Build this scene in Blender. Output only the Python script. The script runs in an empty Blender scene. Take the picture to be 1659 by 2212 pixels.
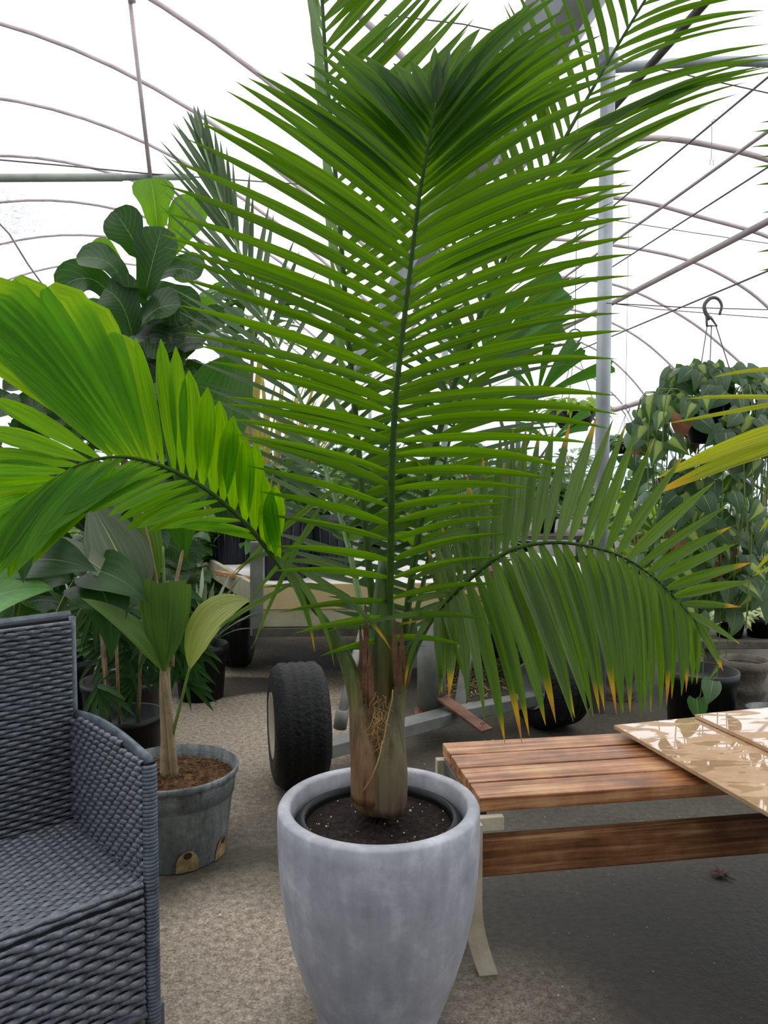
import bpy, math, random
from mathutils import Vector as V, Matrix
R = random.Random(11)
S = bpy.context.scene
COL = S.collection

# ------------------------------------------------------------------ camera, sky, exposure
H, F = 1.27, 1720.0                       # eye height (m), focal length in photo pixels
PITCH = math.atan(96 / F)
cd = bpy.data.cameras.new('camera')
cam = bpy.data.objects.new('camera', cd); COL.objects.link(cam)
cam.location = (0, 0, H); cam.rotation_euler = (math.pi / 2 - PITCH, 0, 0)
cd.sensor_fit = 'VERTICAL'; cd.sensor_height = 36; cd.lens = F / 2212 * 36
cd.clip_start = .05; cd.clip_end = 200
S.camera = cam
S.view_settings.view_transform = 'Standard'; S.view_settings.look = 'None'
S.view_settings.gamma = 1; S.view_settings.use_curve_mapping = False
S.view_settings.exposure = 0.62
S.cycles.max_bounces = 10; S.cycles.transparent_max_bounces = 16
S.cycles.transmission_bounces = 6; S.cycles.diffuse_bounces = 5
w = bpy.data.worlds.new('overcast_sky'); S.world = w; w.use_nodes = True
nt = w.node_tree; bg = nt.nodes['Background']
tc = nt.nodes.new('ShaderNodeTexCoord'); sx = nt.nodes.new('ShaderNodeSeparateXYZ')
rp = nt.nodes.new('ShaderNodeValToRGB')
nt.links.new(tc.outputs['Generated'], sx.inputs[0]); nt.links.new(sx.outputs['Z'], rp.inputs[0])
rp.color_ramp.elements[0].position = 0.0; rp.color_ramp.elements[0].color = (.50, .54, .60, 1)
rp.color_ramp.elements[1].position = .75; rp.color_ramp.elements[1].color = (1, 1, 1, 1)
e = rp.color_ramp.elements.new(.12); e.color = (.80, .84, .90, 1)
nt.links.new(rp.outputs[0], bg.inputs[0]); bg.inputs[1].default_value = 1.35
w.cycles.sampling_method = 'AUTOMATIC'

# ------------------------------------------------------------------ helpers
cp, sp = math.cos(PITCH), math.sin(PITCH)
def ray(px, py):
    u = (px - 829.5) / F; v = (1106 - py) / F
    return V((u, cp + v * sp, -sp + v * cp))
def P(px, py, y):                          # the point at distance y into the house on a photo sightline
    d = ray(px, py); t = y / d.y
    return V((d.x * t, y, H + d.z * t))
def G(px, py, z=0.0):                      # the point at height z on a photo sightline
    d = ray(px, py); t = (z - H) / d.z
    return V((d.x * t, d.y * t, z))
def lin(c):
    return tuple(((x / 255) / 12.92 if x / 255 <= .04045 else ((x / 255 + .055) / 1.055) ** 2.4) for x in c) + (1,)
def lerp(a, b, t): return a + (b - a) * t
def table(tb, s):
    if s <= tb[0][0]: return tb[0][1]
    for (a, b), (c, d) in zip(tb, tb[1:]):
        if s <= c: return b + (d - b) * (s - a) / (c - a)
    return tb[-1][1]
def smooth_path(pts, n):                   # Catmull-Rom through 3-D points
    q = [pts[0] * 2 - pts[1]] + list(pts) + [pts[-1] * 2 - pts[-2]]
    out = []; m = len(pts) - 1
    for i in range(n + 1):
        x = i / n * m; k = min(int(x), m - 1); t = x - k
        a, b, c, d = q[k:k + 4]
        out.append(.5 * ((2 * b) + (c - a) * t + (2 * a - 5 * b + 4 * c - d) * t * t + (3 * b - a - 3 * c + d) * t ** 3))
    return out

class MB:
    def __init__(s): s.v = []; s.f = []; s.uv = []; s.rn = []; s.mi = []
    def face(s, idx, uvs=None, rn=(0, 0), mi=0):
        s.f.append(tuple(idx)); s.uv.append(uvs or [(0, 0)] * len(idx)); s.rn.append(rn); s.mi.append(mi)
    def add(s, pts):
        n = len(s.v); s.v.extend(V(p) for p in pts); return n
    def box(s, c, size, ax=None, mi=0):
        ax = ax or (V((1, 0, 0)), V((0, 1, 0)), V((0, 0, 1)))
        c = V(c); x, y, z = (ax[i] * size[i] / 2 for i in range(3))
        n = s.add([c - x - y - z, c + x - y - z, c + x + y - z, c - x + y - z, c - x - y + z, c + x - y + z, c + x + y + z, c - x + y + z])
        for q in ((0, 3, 2, 1), (4, 5, 6, 7), (0, 1, 5, 4), (1, 2, 6, 5), (2, 3, 7, 6), (3, 0, 4, 7)):
            s.face([n + i for i in q], [(0, 0), (1, 0), (1, 1), (0, 1)], mi=mi)
    def beam(s, a, b, wd, ht, up=V((0, 0, 1)), mi=0):
        a, b = V(a), V(b); x = (b - a).normalized(); y = up.cross(x).normalized(); z = x.cross(y)
        s.box((a + b) / 2, ((b - a).length, wd, ht), (x, y, z), mi)
    def slab(s, top, th, mi=0):            # prism: top polygon (counter-clockwise) and its thickness downwards
        n = s.add(top); k = len(top); m = s.add([V(p) - V((0, 0, th)) for p in top])
        s.face([n + i for i in range(k)], [(0, 0)] * k, mi=mi); s.face([m + k - 1 - i for i in range(k)], mi=mi)
        for i in range(k): s.face([n + i, m + i, m + (i + 1) % k, n + (i + 1) % k], mi=mi)
    def tube(s, pts, r, n=8, cap=True, mi=0, rn=(0, 0), flat=1.0):
        pts = [V(p) for p in pts]; k = len(pts)
        rs = [r] * k if isinstance(r, (int, float)) else ([r[0] + (r[1] - r[0]) * i / (k - 1) for i in range(k)] if len(r) == 2 and k != 2 else list(r))
        prev = None; b0 = len(s.v)
        for i, p in enumerate(pts):
            t = (pts[min(i + 1, k - 1)] - pts[max(i - 1, 0)])
            t = t.normalized() if t.length > 1e-9 else V((0, 0, 1))
            if prev is None:
                a = V((0, 0, 1)) if abs(t.z) < .9 else V((0, 1, 0))
                prev = (a - t * a.dot(t)).normalized()
            else:
                prev = (prev - t * prev.dot(t)).normalized()
            q = t.cross(prev)
            s.add([p + (prev * math.cos(2 * math.pi * j / n) + q * math.sin(2 * math.pi * j / n) * flat) * rs[i] for j in range(n)])
        for i in range(k - 1):
            for j in range(n):
                a = b0 + i * n + j; b = b0 + i * n + (j + 1) % n
                s.face([a, b, b + n, a + n], [(j / n, i / (k - 1)), ((j + 1) / n, i / (k - 1)), ((j + 1) / n, (i + 1) / (k - 1)), (j / n, (i + 1) / (k - 1))], rn, mi)
        if cap:
            s.face([b0 + n - 1 - j for j in range(n)], mi=mi, rn=rn); s.face([b0 + (k - 1) * n + j for j in range(n)], mi=mi, rn=rn)
    def lathe(s, prof, c=(0, 0, 0), n=48, mi=0, axis=None, wob=0):
        c = V(c); z = V(axis or (0, 0, 1)).normalized(); a = V((1, 0, 0)) if abs(z.x) < .9 else V((0, 1, 0))
        x = (a - z * a.dot(z)).normalized(); y = z.cross(x); b0 = len(s.v)
        for (r, h) in prof:
            s.add([c + z * h + (x * math.cos(2 * math.pi * j / n) + y * math.sin(2 * math.pi * j / n)) * max(r, 1e-4) * (1 + wob * math.sin(j * 3.1 + h * 40)) for j in range(n)])
        k = len(prof)
        for i in range(k - 1):
            for j in range(n):
                a = b0 + i * n + j; b = b0 + i * n + (j + 1) % n
                s.face([a, b, b + n, a + n], [(j / n, i / (k - 1)), ((j + 1) / n, i / (k - 1)), ((j + 1) / n, (i + 1) / (k - 1)), (j / n, (i + 1) / (k - 1))], mi=mi)
    def blade(s, p0, p1, p2, wd, nrm, prof, segs=8, fold=.25, cross=2, twist=0., lobe=0., wave=0., cup=0., rn=None, mi=0, jag=0., seed=0):
        rn = rn or (R.random(), R.random()); b0 = len(s.v); ph = R.random() * 6.28
        for i in range(segs + 1):
            t = i / segs; p = p0 * (1 - t) ** 2 + p1 * 2 * t * (1 - t) + p2 * t * t
            T = ((p1 - p0) * (1 - t) + (p2 - p1) * t); T = T.normalized() if T.length > 1e-9 else V((0, 0, 1))
            W = T.cross(nrm); W = W.normalized() if W.length > 1e-6 else T.orthogonal().normalized()
            N = W.cross(T); 
            if twist:
                a = twist * t; W, N = W * math.cos(a) + N * math.sin(a), N * math.cos(a) - W * math.sin(a)
            hw = wd / 2 * table(prof, t)
            for j in range(cross + 1):
                c = j / cross * 2 - 1
                q = p + W * c * hw + N * (abs(c) * fold * hw + (c * c) * cup * hw + wave * wd * math.sin(t * 9 + ph + c * 2) * abs(c))
                if lobe: q = q - T * lobe * wd * abs(c) ** 1.6 * max(0, 1 - t * 2.2) ** 2
                if jag and i == segs: q = q + T * wd * jag * R.uniform(-1, 1)
                s.v.append(q)
        k = cross + 1
        for i in range(segs):
            for j in range(cross):
                a = b0 + i * k + j
                s.face([a, a + 1, a + k + 1, a + k], [(j / cross, i / segs), ((j + 1) / cross, i / segs), ((j + 1) / cross, (i + 1) / segs), (j / cross, (i + 1) / segs)], rn, mi)
    def build(s, name, mats, parent=None, smooth=True, bevel=0, solid=0, origin=None, kind=None):
        off = V((0, 0, 0))
        if parent is not None: off = WL[parent.name]
        elif origin is not None: off = V(origin)
        me = bpy.data.meshes.new(name)
        me.from_pydata([tuple(p - off) for p in s.v], [], s.f)
        mats = mats if isinstance(mats, (list, tuple)) else [mats]
        for m in mats: me.materials.append(m)
        u = me.uv_layers.new(name='UVMap'); r = me.uv_layers.new(name='rnd')
        fu = [c for f in s.uv for q in f for c in q]; fr = [c for f, q in zip(s.f, s.rn) for _ in f for c in q]
        u.data.foreach_set('uv', fu); r.data.foreach_set('uv', fr)
        me.polygons.foreach_set('material_index', s.mi); me.polygons.foreach_set('use_smooth', [smooth] * len(s.f))
        me.update()
        o = bpy.data.objects.new(name, me); COL.objects.link(o)
        if parent is not None: o.parent = parent
        else: o.location = off
        WL[o.name] = off
        if solid:
            md = o.modifiers.new('thickness', 'SOLIDIFY'); md.thickness = solid; md.offset = 0
        if bevel:
            md = o.modifiers.new('bevel', 'BEVEL'); md.width = bevel; md.segments = 2; md.limit_method = 'ANGLE'
        if kind: o['kind'] = kind
        return o
WL = {}
def tag(o, label, cat, group=None, kind=None):
    o['label'] = label; o['category'] = cat
    if group: o['group'] = group
    if kind: o['kind'] = kind
    return o
def thing(name, label, cat, loc, group=None):
    o = bpy.data.objects.new(name, None); COL.objects.link(o); o.location = loc; o.empty_display_size = .1
    WL[o.name] = V(loc)
    return tag(o, label, cat, group)
def struct(o): o['kind'] = 'structure'; return o

# ------------------------------------------------------------------ materials
class NT:
    def __init__(s, name):
        s.m = bpy.data.materials.new(name); s.m.use_nodes = True; s.t = s.m.node_tree; s.t.nodes.clear()
        s.out = s.n('OutputMaterial')
    def n(s, ty, **kw):
        x = s.t.nodes.new('ShaderNode' + ty)
        for k, v in kw.items():
            if k.startswith('_'): setattr(x, k[1:], v)
            else:
                kk = k.replace('__', ' ')
                x.inputs[int(kk[1:]) if kk[0] == 'i' and kk[1:].isdigit() else kk].default_value = v
        return x
    def l(s, a, b): s.t.links.new(a, b)
    def ramp(s, fac, stops, interp='LINEAR'):
        r = s.n('ValToRGB'); cr = r.color_ramp; cr.interpolation = interp
        cr.elements[0].position, cr.elements[0].color = stops[0]; cr.elements[1].position, cr.elements[1].color = stops[-1]
        for p, c in stops[1:-1]:
            e = cr.elements.new(p); e.color = c
        s.l(fac, r.inputs[0]); return r.outputs[0]
    def noise(s, scale, detail=4, rough=.55, vec=None, dist=0.):
        x = s.n('TexNoise', Scale=scale, Detail=detail, Roughness=rough, Distortion=dist)
        if vec is None:
            vec = s.n('TexCoord').outputs['Object']
        s.l(vec, x.inputs['Vector']); return x.outputs['Fac']
    def mix(s, f, a, b, mode='MIX'):
        x = s.n('Mix', _data_type='RGBA', _blend_type=mode)
        for k, q in ((0, f), (6, a), (7, b)):
            if hasattr(q, 'links') or isinstance(q, bpy.types.NodeSocket): s.l(q, x.inputs[k])
            else: x.inputs[k].default_value = q
        return x.outputs[2]
    def math(s, op, a, b=None, clamp=False):
        x = s.n('Math', _operation=op, _use_clamp=clamp)
        for k, q in ((0, a), (1, b)):
            if q is None: continue
            if isinstance(q, bpy.types.NodeSocket): s.l(q, x.inputs[k])
            else: x.inputs[k].default_value = q
        return x.outputs[0]
    def bsdf(s, col, rough=.5, spec=.5, metal=0., bump=None, bs=.3, bd=.01, coat=0.):
        b = s.n('BsdfPrincipled', Metallic=metal)
        b.inputs['Specular IOR Level'].default_value = spec
        b.inputs['Coat Weight'].default_value = coat; b.inputs['Coat Roughness'].default_value = .08
        for k, q in (('Base Color', col), ('Roughness', rough)):
            if isinstance(q, bpy.types.NodeSocket): s.l(q, b.inputs[k])
            else: b.inputs[k].default_value = q
        if bump is not None:
            bp = s.n('Bump', Strength=bs, Distance=bd); s.l(bump, bp.inputs['Height']); s.l(bp.outputs[0], b.inputs['Normal'])
        s.last = b
        return b.outputs[0]
    def done(s, sh): s.l(sh, s.out.inputs[0]); return s.m

def plain(name, c1, c2=None, scale=6., rough=.5, spec=.5, metal=0., bumps=0., bscale=60., coat=0., rv=None, detail=5):
    t = NT(name); f = t.noise(scale, detail)
    col = t.ramp(f, [(.3, lin(c1)), (.7, lin(c2 or c1))])
    rr = rough
    if rv: rr = t.math('ADD', t.math('MULTIPLY', t.noise(scale * 1.7, 3), rv), rough - rv / 2, True)
    b = t.noise(bscale, 4) if bumps else None
    return t.done(t.bsdf(col, rr, spec, metal, b, bumps, .01, coat))

def leafmat(name, dark, light, trans, tip=None, tipstart=.8, rough=.38, fac=.5, stria=18., amt=.35, mid=None, midw=.06, spec=.45, veins=False, wet=0.):
    """leaf: dark..light upper colour, trans = light passing through, tip = dried tip colour"""
    t = NT(name)
    uv = t.n('UVMap', _uv_map='UVMap').outputs[0]; rn = t.n('UVMap', _uv_map='rnd').outputs[0]
    su = t.n('SeparateXYZ'); t.l(uv, su.inputs[0]); sr = t.n('SeparateXYZ'); t.l(rn, sr.inputs[0])
    u, v = su.outputs[0], su.outputs[1]; ra, rb = sr.outputs[0], sr.outputs[1]
    cv = t.n('CombineXYZ'); t.l(t.math('MULTIPLY', u, stria), cv.inputs[0]); t.l(t.math('MULTIPLY', v, 1.2), cv.inputs[1]); t.l(t.math('MULTIPLY', ra, 37.), cv.inputs[2])
    st = t.noise(1.0, 3, .6, cv.outputs[0])
    base = t.mix(ra, lin(dark), lin(light))
    sfac = t.math('ADD', t.math('MULTIPLY', t.math('SUBTRACT', st, .5), amt * 4), .5, True)
    dk = t.mix(1.0, base, (.5, .54, .44, 1), 'MULTIPLY'); lt = t.mix(1.0, base, (1.3, 1.25, 1.25, 1), 'MULTIPLY')
    base = t.mix(sfac, dk, lt)
    tr = t.mix(sfac, t.mix(1.0, lin(trans), (.45, .5, .4, 1), 'MULTIPLY'), t.mix(1.0, lin(trans), (1.1, 1.1, 1.1, 1), 'MULTIPLY'))
    tr = t.mix(t.math('MULTIPLY', rb, .5), tr, t.mix(1.0, tr, (.5, .6, .4, 1), 'MULTIPLY'))
    if veins:
        d = t.math('ABSOLUTE', t.math('SUBTRACT', u, .5))
        ang = t.math('SUBTRACT', t.math('MULTIPLY', v, 9.), t.math('MULTIPLY', d, 6.))
        vn = t.math('GREATER_THAN', t.math('SINE', t.math('MULTIPLY', ang, 6.283)), .965)
        base = t.mix(t.math('MULTIPLY', vn, .35), base, lin((150, 175, 110)))
    if mid:
        d = t.math('ABSOLUTE', t.math('SUBTRACT', u, .5))
        wdt = t.math('MULTIPLY', t.math('SUBTRACT', 1.15, v), midw)
        mf = t.math('SUBTRACT', 1.0, t.math('MULTIPLY', t.math('DIVIDE', d, wdt), 1.0), True)
        mf = t.math('MULTIPLY', mf, 2.2, True)
        base = t.mix(mf, base, lin(mid)); tr = t.mix(mf, tr, lin(mid))
    if tip:
        x = t.math('ADD', v, t.math('MULTIPLY', t.math('SUBTRACT', rb, .62), .34))
        x = t.math('ADD', x, t.math('MULTIPLY', t.math('SUBTRACT', st, .5), .12))
        f1 = t.math('DIVIDE', t.math('SUBTRACT', x, tipstart), .12, True)
        f2 = t.math('DIVIDE', t.math('SUBTRACT', x, tipstart + .1), .1, True)
        yl = t.mix(f2, lin((222, 178, 22)), lin(tip))
        base = t.mix(f1, base, yl); tr = t.mix(f1, tr, yl)
    b = t.bsdf(base, rough, spec, 0, st, .6, .004)
    if wet: t.last.inputs['Coat Weight'].default_value = wet; t.last.inputs['Coat Roughness'].default_value = .2
    tl = t.n('BsdfTranslucent'); t.l(tr, tl.inputs[0])
    mx = t.n('MixShader', i0=fac); t.l(b, mx.inputs[1]); t.l(tl.outputs[0], mx.inputs[2])
    return t.done(mx.outputs[0])

M = {}
# palm leaves
M['palm'] = leafmat('palm_leaf', (26, 58, 3), (50, 88, 6), (150, 204, 4), rough=.4, fac=.56, stria=7, amt=.6, spec=.22)
M['palm_back'] = leafmat('palm_leaf_behind', (54, 90, 12), (80, 116, 24), (134, 184, 8), rough=.46, fac=.5, stria=7, amt=.6, spec=.28)
M['palm_low'] = leafmat('palm_leaf_wet', (52, 80, 22), (92, 116, 46), (134, 186, 8), tip=(204, 136, 56), tipstart=.84, rough=.3, fac=.44, stria=10, amt=.6, wet=.2)
M['palm_grey'] = leafmat('palm_leaf_silvery', (50, 84, 34), (104, 128, 88), (84, 136, 24), rough=.36, fac=.3, stria=9)
M['palm_wide'] = leafmat('palm_leaf_young', (56, 112, 4), (84, 142, 10), (176, 236, 4), rough=.42, fac=.6, stria=8, amt=.5, spec=.25)
M['palm_fused'] = leafmat('palm_leaf_joined', (72, 132, 4), (98, 158, 10), (204, 250, 10), rough=.45, fac=.66, stria=8, amt=.45, spec=.25)
M['palm_yellow'] = leafmat('palm_leaf_yellowing', (142, 160, 22), (196, 202, 44), (226, 232, 30), tip=(236, 190, 70), tipstart=.9, rough=.35, fac=.55, stria=9, amt=.6)
M['rachis'] = plain('palm_rachis', (34, 62, 8), (56, 86, 16), 30, .6, .2)
M['rachis_pale'] = plain('palm_rachis_pale', (92, 128, 70), (128, 156, 96), 30, .4)
def sheathmat(nm, cols):
    t = NT(nm); g = t.n('NewGeometry').outputs['Position']; s = t.n('SeparateXYZ'); t.l(g, s.inputs[0])
    mp = t.n('Mapping'); t.l(g, mp.inputs[0]); mp.inputs['Scale'].default_value = (60, 60, 5)
    n1 = t.noise(1, 5, .6, mp.outputs[0]); n2 = t.noise(9, 4, .6, g)
    z = t.math('ADD', s.outputs[2], t.math('MULTIPLY', t.math('SUBTRACT', n2, .5), .22))
    zf = t.math('DIVIDE', t.math('SUBTRACT', z, .5), .42, True)
    c = t.ramp(zf, [(p, lin(q)) for p, q in zip((0, .1, .5, .82, 1), cols)])
    c = t.mix(t.math('MULTIPLY', t.math('SUBTRACT', n1, .44), 4.2, True), c, t.mix(1.0, c, (.4, .36, .3, 1), 'MULTIPLY'))
    return t.done(t.bsdf(c, .45, .4, 0, n1, .6, .006))
M['sheath'] = sheathmat('inner_sheath', ((128, 88, 24), (96, 70, 46), (104, 78, 52), (84, 78, 34), (64, 92, 26)))
M['sheath_brown'] = sheathmat('brown_sheath', ((140, 92, 34), (112, 80, 50), (126, 98, 66), (96, 104, 44), (58, 92, 26)))
M['sheath_green'] = sheathmat('green_sheath', ((130, 104, 26), (104, 84, 70), (98, 92, 58), (76, 96, 36), (52, 88, 24)))
M['fibre'] = plain('sheath_fibre', (150, 112, 62), (188, 150, 98), 40, .8)
M['bark_dry'] = plain('dry_sheath', (78, 50, 30), (124, 88, 58), 30, .8, bumps=.5)
# other leaves
M['fiddle'] = leafmat('fiddle_leaf', (36, 62, 34), (58, 92, 50), (70, 128, 22), rough=.36, fac=.3, stria=3, amt=.25, mid=(128, 152, 92), midw=.022, veins=True)
M['fiddle_new'] = leafmat('fiddle_leaf_new', (78, 128, 34), (112, 160, 50), (140, 196, 34), rough=.36, fac=.5, stria=3, amt=.25, mid=(150, 180, 90), midw=.022, veins=True)
M['bifid'] = leafmat('bifid_leaf', (72, 104, 40), (104, 132, 66), (112, 160, 32), tip=(150, 150, 40), tipstart=1.3, rough=.45, fac=.35, stria=22, amt=.4)
M['bifid_grey'] = leafmat('bifid_leaf_underside', (92, 108, 84), (120, 134, 108), (90, 116, 60), rough=.5, fac=.15, stria=26, amt=.45, mid=(178, 182, 108), midw=.02)
M['bifid_pale'] = leafmat('bifid_leaf_pale', (146, 158, 84), (172, 178, 104), (170, 190, 60), tip=(150, 140, 60), tipstart=1.3, rough=.45, fac=.3, stria=20, amt=.35)
M['bifid_dark'] = leafmat('bifid_leaf_dark', (38, 82, 10), (60, 104, 14), (84, 150, 6), rough=.45, fac=.42, stria=24, amt=.4)  # broad leaves of a darker green
M['ear'] = leafmat('elephant_ear_leaf', (62, 124, 40), (90, 154, 56), (104, 184, 30), rough=.4, fac=.3, stria=4, amt=.3, mid=(120, 160, 90), midw=.02, veins=True)
M['dark'] = leafmat('dark_leaf', (28, 62, 22), (54, 96, 38), (60, 118, 14), rough=.36, fac=.32, stria=5, amt=.3, mid=(92, 124, 70), midw=.02, spec=.3)
M['mid'] = leafmat('green_leaf', (56, 92, 44), (92, 132, 66), (98, 156, 36), rough=.4, fac=.35, stria=6, amt=.3)
M['lime'] = leafmat('lime_leaf', (118, 158, 48), (156, 186, 72), (170, 210, 50), rough=.4, fac=.4, stria=6, amt=.25)
M['straw'] = leafmat('straw_leaf', (150, 140, 70), (184, 164, 84), (190, 180, 80), tip=(180, 120, 60), tipstart=.9, rough=.5, fac=.35, stria=8)
M['silver'] = leafmat('silver_leaf', (118, 138, 112), (168, 184, 156), (120, 150, 90), rough=.4, fac=.25, stria=8)
M['philo'] = leafmat('heart_leaf', (56, 86, 62), (92, 120, 88), (96, 150, 40), rough=.36, fac=.28, stria=4, amt=.25, mid=(150, 176, 112), midw=.02)
M['philo_lime'] = leafmat('heart_leaf_variegated', (58, 92, 56), (82, 118, 70), (120, 170, 40), rough=.36, fac=.32, stria=3, amt=.3, mid=(164, 186, 96), midw=.26)
M['philo_brown'] = plain('dead_heart_leaf', (120, 74, 50), (156, 104, 76), 20, .7)
M['fish'] = leafmat('fishtail_leaf', (36, 76, 20), (70, 112, 50), (92, 160, 16), rough=.38, fac=.38, stria=18, amt=.5)
M['succ'] = leafmat('succulent_leaf', (140, 158, 108), (196, 204, 148), (180, 200, 110), rough=.5, fac=.12, stria=4, amt=.25)
M['stem'] = plain('green_stem', (86, 112, 42), (116, 138, 66), 20, .45)
M['brown_stem'] = plain('woody_stem', (110, 88, 66), (152, 128, 98), 26, .75, bumps=.4)
M['cane'] = plain('palm_cane', (122, 104, 74), (160, 140, 104), 14, .7, bumps=.3)
# pots, soil
def concmat():
    t = NT('grey_concrete_glaze'); co = t.n('TexCoord').outputs['Object']
    n1 = t.noise(9, 7, .62, co); n2 = t.noise(34, 4, .6, co); mp = t.n('Mapping'); t.l(co, mp.inputs[0]); mp.inputs['Scale'].default_value = (26, 26, 2.2)
    n3 = t.noise(1, 4, .6, mp.outputs[0])
    f = t.math('ADD', t.math('MULTIPLY', n1, .52), t.math('ADD', t.math('MULTIPLY', n2, .24), t.math('MULTIPLY', n3, .24)))
    c = t.ramp(f, [(.32, lin((140, 141, 148))), (.5, lin((170, 171, 179))), (.64, lin((204, 205, 212)))])
    return t.done(t.bsdf(c, t.math('ADD', t.math('MULTIPLY', n1, .25), .33), .4, 0, n2, .12, .003))
M['concrete'] = concmat()
M['blackpot'] = plain('black_nursery_plastic', (8, 9, 10), (15, 16, 18), 8, .42, .25)
M['tub'] = plain('dark_blue_black_tub', (26, 30, 38), (42, 46, 56), 5, .45, .4)
def weathered():
    t = NT('weathered_grey_plastic'); co = t.n('TexCoord').outputs['Object']
    mp = t.n('Mapping'); t.l(co, mp.inputs[0]); mp.inputs['Scale'].default_value = (14, 14, 4)
    n1 = t.noise(1, 6, .65, mp.outputs[0], .5); n2 = t.noise(45, 4, .6, co)
    c = t.ramp(t.math('ADD', t.math('MULTIPLY', n1, .75), t.math('MULTIPLY', n2, .25)), [(.34, lin((40, 45, 50))), (.44, lin((92, 98, 100))), (.55, lin((124, 130, 130))), (.68, lin((158, 162, 160)))])
    return t.done(t.bsdf(c, t.math('ADD', .3, t.math('MULTIPLY', n1, .35)), .4, 0, n2, .15, .003))
M['greypot'] = weathered()
M['potstain'] = plain('root_stain', (104, 78, 46), (176, 156, 108), 30, .8)
M['hole'] = plain('drain_hole', (40, 26, 16), (66, 44, 26), 30, .9)
def soilmat(nm, a, b, c, sc):
    t = NT(nm); n = t.noise(sc, 6, .7); n2 = t.noise(sc * .3, 3)
    f = t.math('ADD', t.math('MULTIPLY', n, .8), t.math('MULTIPLY', n2, .2))
    return t.done(t.bsdf(t.ramp(f, [(.36, lin(a)), (.52, lin(b)), (.68, lin(c))]), .85, .25, 0, n, 1.0, .02))
M['soil'] = soilmat('dark_potting_soil', (22, 16, 14), (48, 36, 30), (92, 74, 60), 90)
M['bark'] = soilmat('brown_bark_mulch', (66, 44, 28), (122, 88, 58), (178, 138, 96), 70)
M['perlite'] = plain('white_perlite', (206, 202, 190), (232, 230, 220), 20, .8)
# furniture and hardware
M['wicker'] = plain('charcoal_wicker', (68, 72, 82), (116, 121, 132), 60, .26, .75, rv=.16)
M['wicker_top'] = plain('charcoal_wicker_edge', (70, 78, 88), (112, 122, 134), 40, .38, .5)
M['dark_back'] = plain('wicker_gap_shade', (18, 20, 26), (24, 27, 34), 8, .7)  # near-black backing, paints the shade seen in the weave gaps
def woodmat(nm, a, b, c, ax, rough=.38, sc=1., knots=True):
    t = NT(nm); g = t.n('NewGeometry').outputs['Position']
    mp = t.n('Mapping'); t.l(g, mp.inputs[0]); mp.inputs['Rotation'].default_value = (0, 0, -ax)
    m2 = t.n('Mapping'); t.l(mp.outputs[0], m2.inputs[0]); m2.inputs['Scale'].default_value = (1.8 * sc, 52 * sc, 52 * sc)
    n1 = t.noise(1, 5, .62, m2.outputs[0], .6); n2 = t.noise(7 * sc, 5, .6, mp.outputs[0])
    f = t.math('ADD', t.math('MULTIPLY', n1, .6), t.math('MULTIPLY', n2, .4))
    col = t.ramp(f, [(.39, lin(a)), (.5, lin(b)), (.61, lin(c))])
    if knots:
        vo = t.n('TexVoronoi', Scale=3.1); m3 = t.n('Mapping'); t.l(mp.outputs[0], m3.inputs[0]); m3.inputs['Scale'].default_value = (1, 1.6, 1.6); t.l(m3.outputs[0], vo.inputs['Vector'])
        kf = t.math('SUBTRACT', 1.0, t.math('MULTIPLY', vo.outputs['Distance'], 9.), True)
        col = t.mix(t.math('MULTIPLY', kf, .8), col, lin((66, 34, 20)))
    rr = t.math('ADD', t.math('MULTIPLY', n2, .4), rough - .2, True)
    return t.done(t.bsdf(col, rr, .5, 0, n1, .2, .003))
M['redwood'] = woodmat('wet_redwood', (116, 68, 38), (178, 120, 78), (212, 168, 124), math.atan2(.11, .63))
M['redwood_dark'] = woodmat('wet_redwood_beam', (84, 50, 28), (136, 90, 54), (176, 134, 94), math.atan2(.11, .63))
M['greywood'] = plain('grey_weathered_wood', (66, 62, 56), (120, 114, 104), 14, .7, bumps=.3)
M['creamwood'] = plain('cream_painted_wood', (176, 164, 136), (214, 206, 184), 9, .65, bumps=.2)
M['cream'] = plain('cream_painted_panel', (186, 166, 118), (206, 188, 142), 4, .6)
M['cream_pale'] = plain('cream_grey_panel', (150, 146, 122), (182, 176, 148), 6, .6)
M['white_deck'] = plain('white_wet_deck', (205, 196, 196), (236, 232, 232), 7, .4)
def plymat():
    t = NT('wet_plywood'); g = t.n('NewGeometry').outputs['Position']
    n1 = t.noise(5, 5, .55, g, .8); n2 = t.noise(30, 4, .6, g); mp = t.n('Mapping'); t.l(g, mp.inputs[0]); mp.inputs['Scale'].default_value = (3, 9, 3); mp.inputs['Rotation'].default_value = (0, 0, -.3)
    n3 = t.noise(1.6, 3, .5, mp.outputs[0], 1.2)
    c = t.ramp(t.math('ADD', t.math('MULTIPLY', n1, .6), t.math('MULTIPLY', n2, .4)), [(.3, lin((172, 134, 98))), (.7, lin((206, 172, 136)))])
    pud = t.math('MULTIPLY', t.math('SUBTRACT', n3, .47), 40., True)
    b = t.bsdf(c, t.math('SUBTRACT', .5, t.math('MULTIPLY', pud, .46)), .5)
    t.l(t.math('MULTIPLY', pud, 1.0), t.last.inputs['Coat Weight']); t.last.inputs['Coat Roughness'].default_value = .02
    t.last.inputs['Coat IOR'].default_value = 1.45
    return t.done(b)
M['ply'] = plymat()
M['bounce_white'] = plain('bounce_wall_white', (150, 152, 156), (196, 198, 202), 2, .8)  # pale finish of the added wall, chosen to bounce light
M['edge'] = plain('board_edge', (96, 82, 70), (138, 120, 104), 20, .5)
M['steel'] = plain('grey_painted_steel', (96, 98, 94), (136, 138, 132), 7, .5, .5)
M['steel_dark'] = plain('dark_wet_steel', (62, 60, 54), (98, 96, 86), 9, .4, .5)
M['rust'] = plain('rusty_steel', (82, 52, 38), (124, 84, 62), 12, .7)
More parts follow.
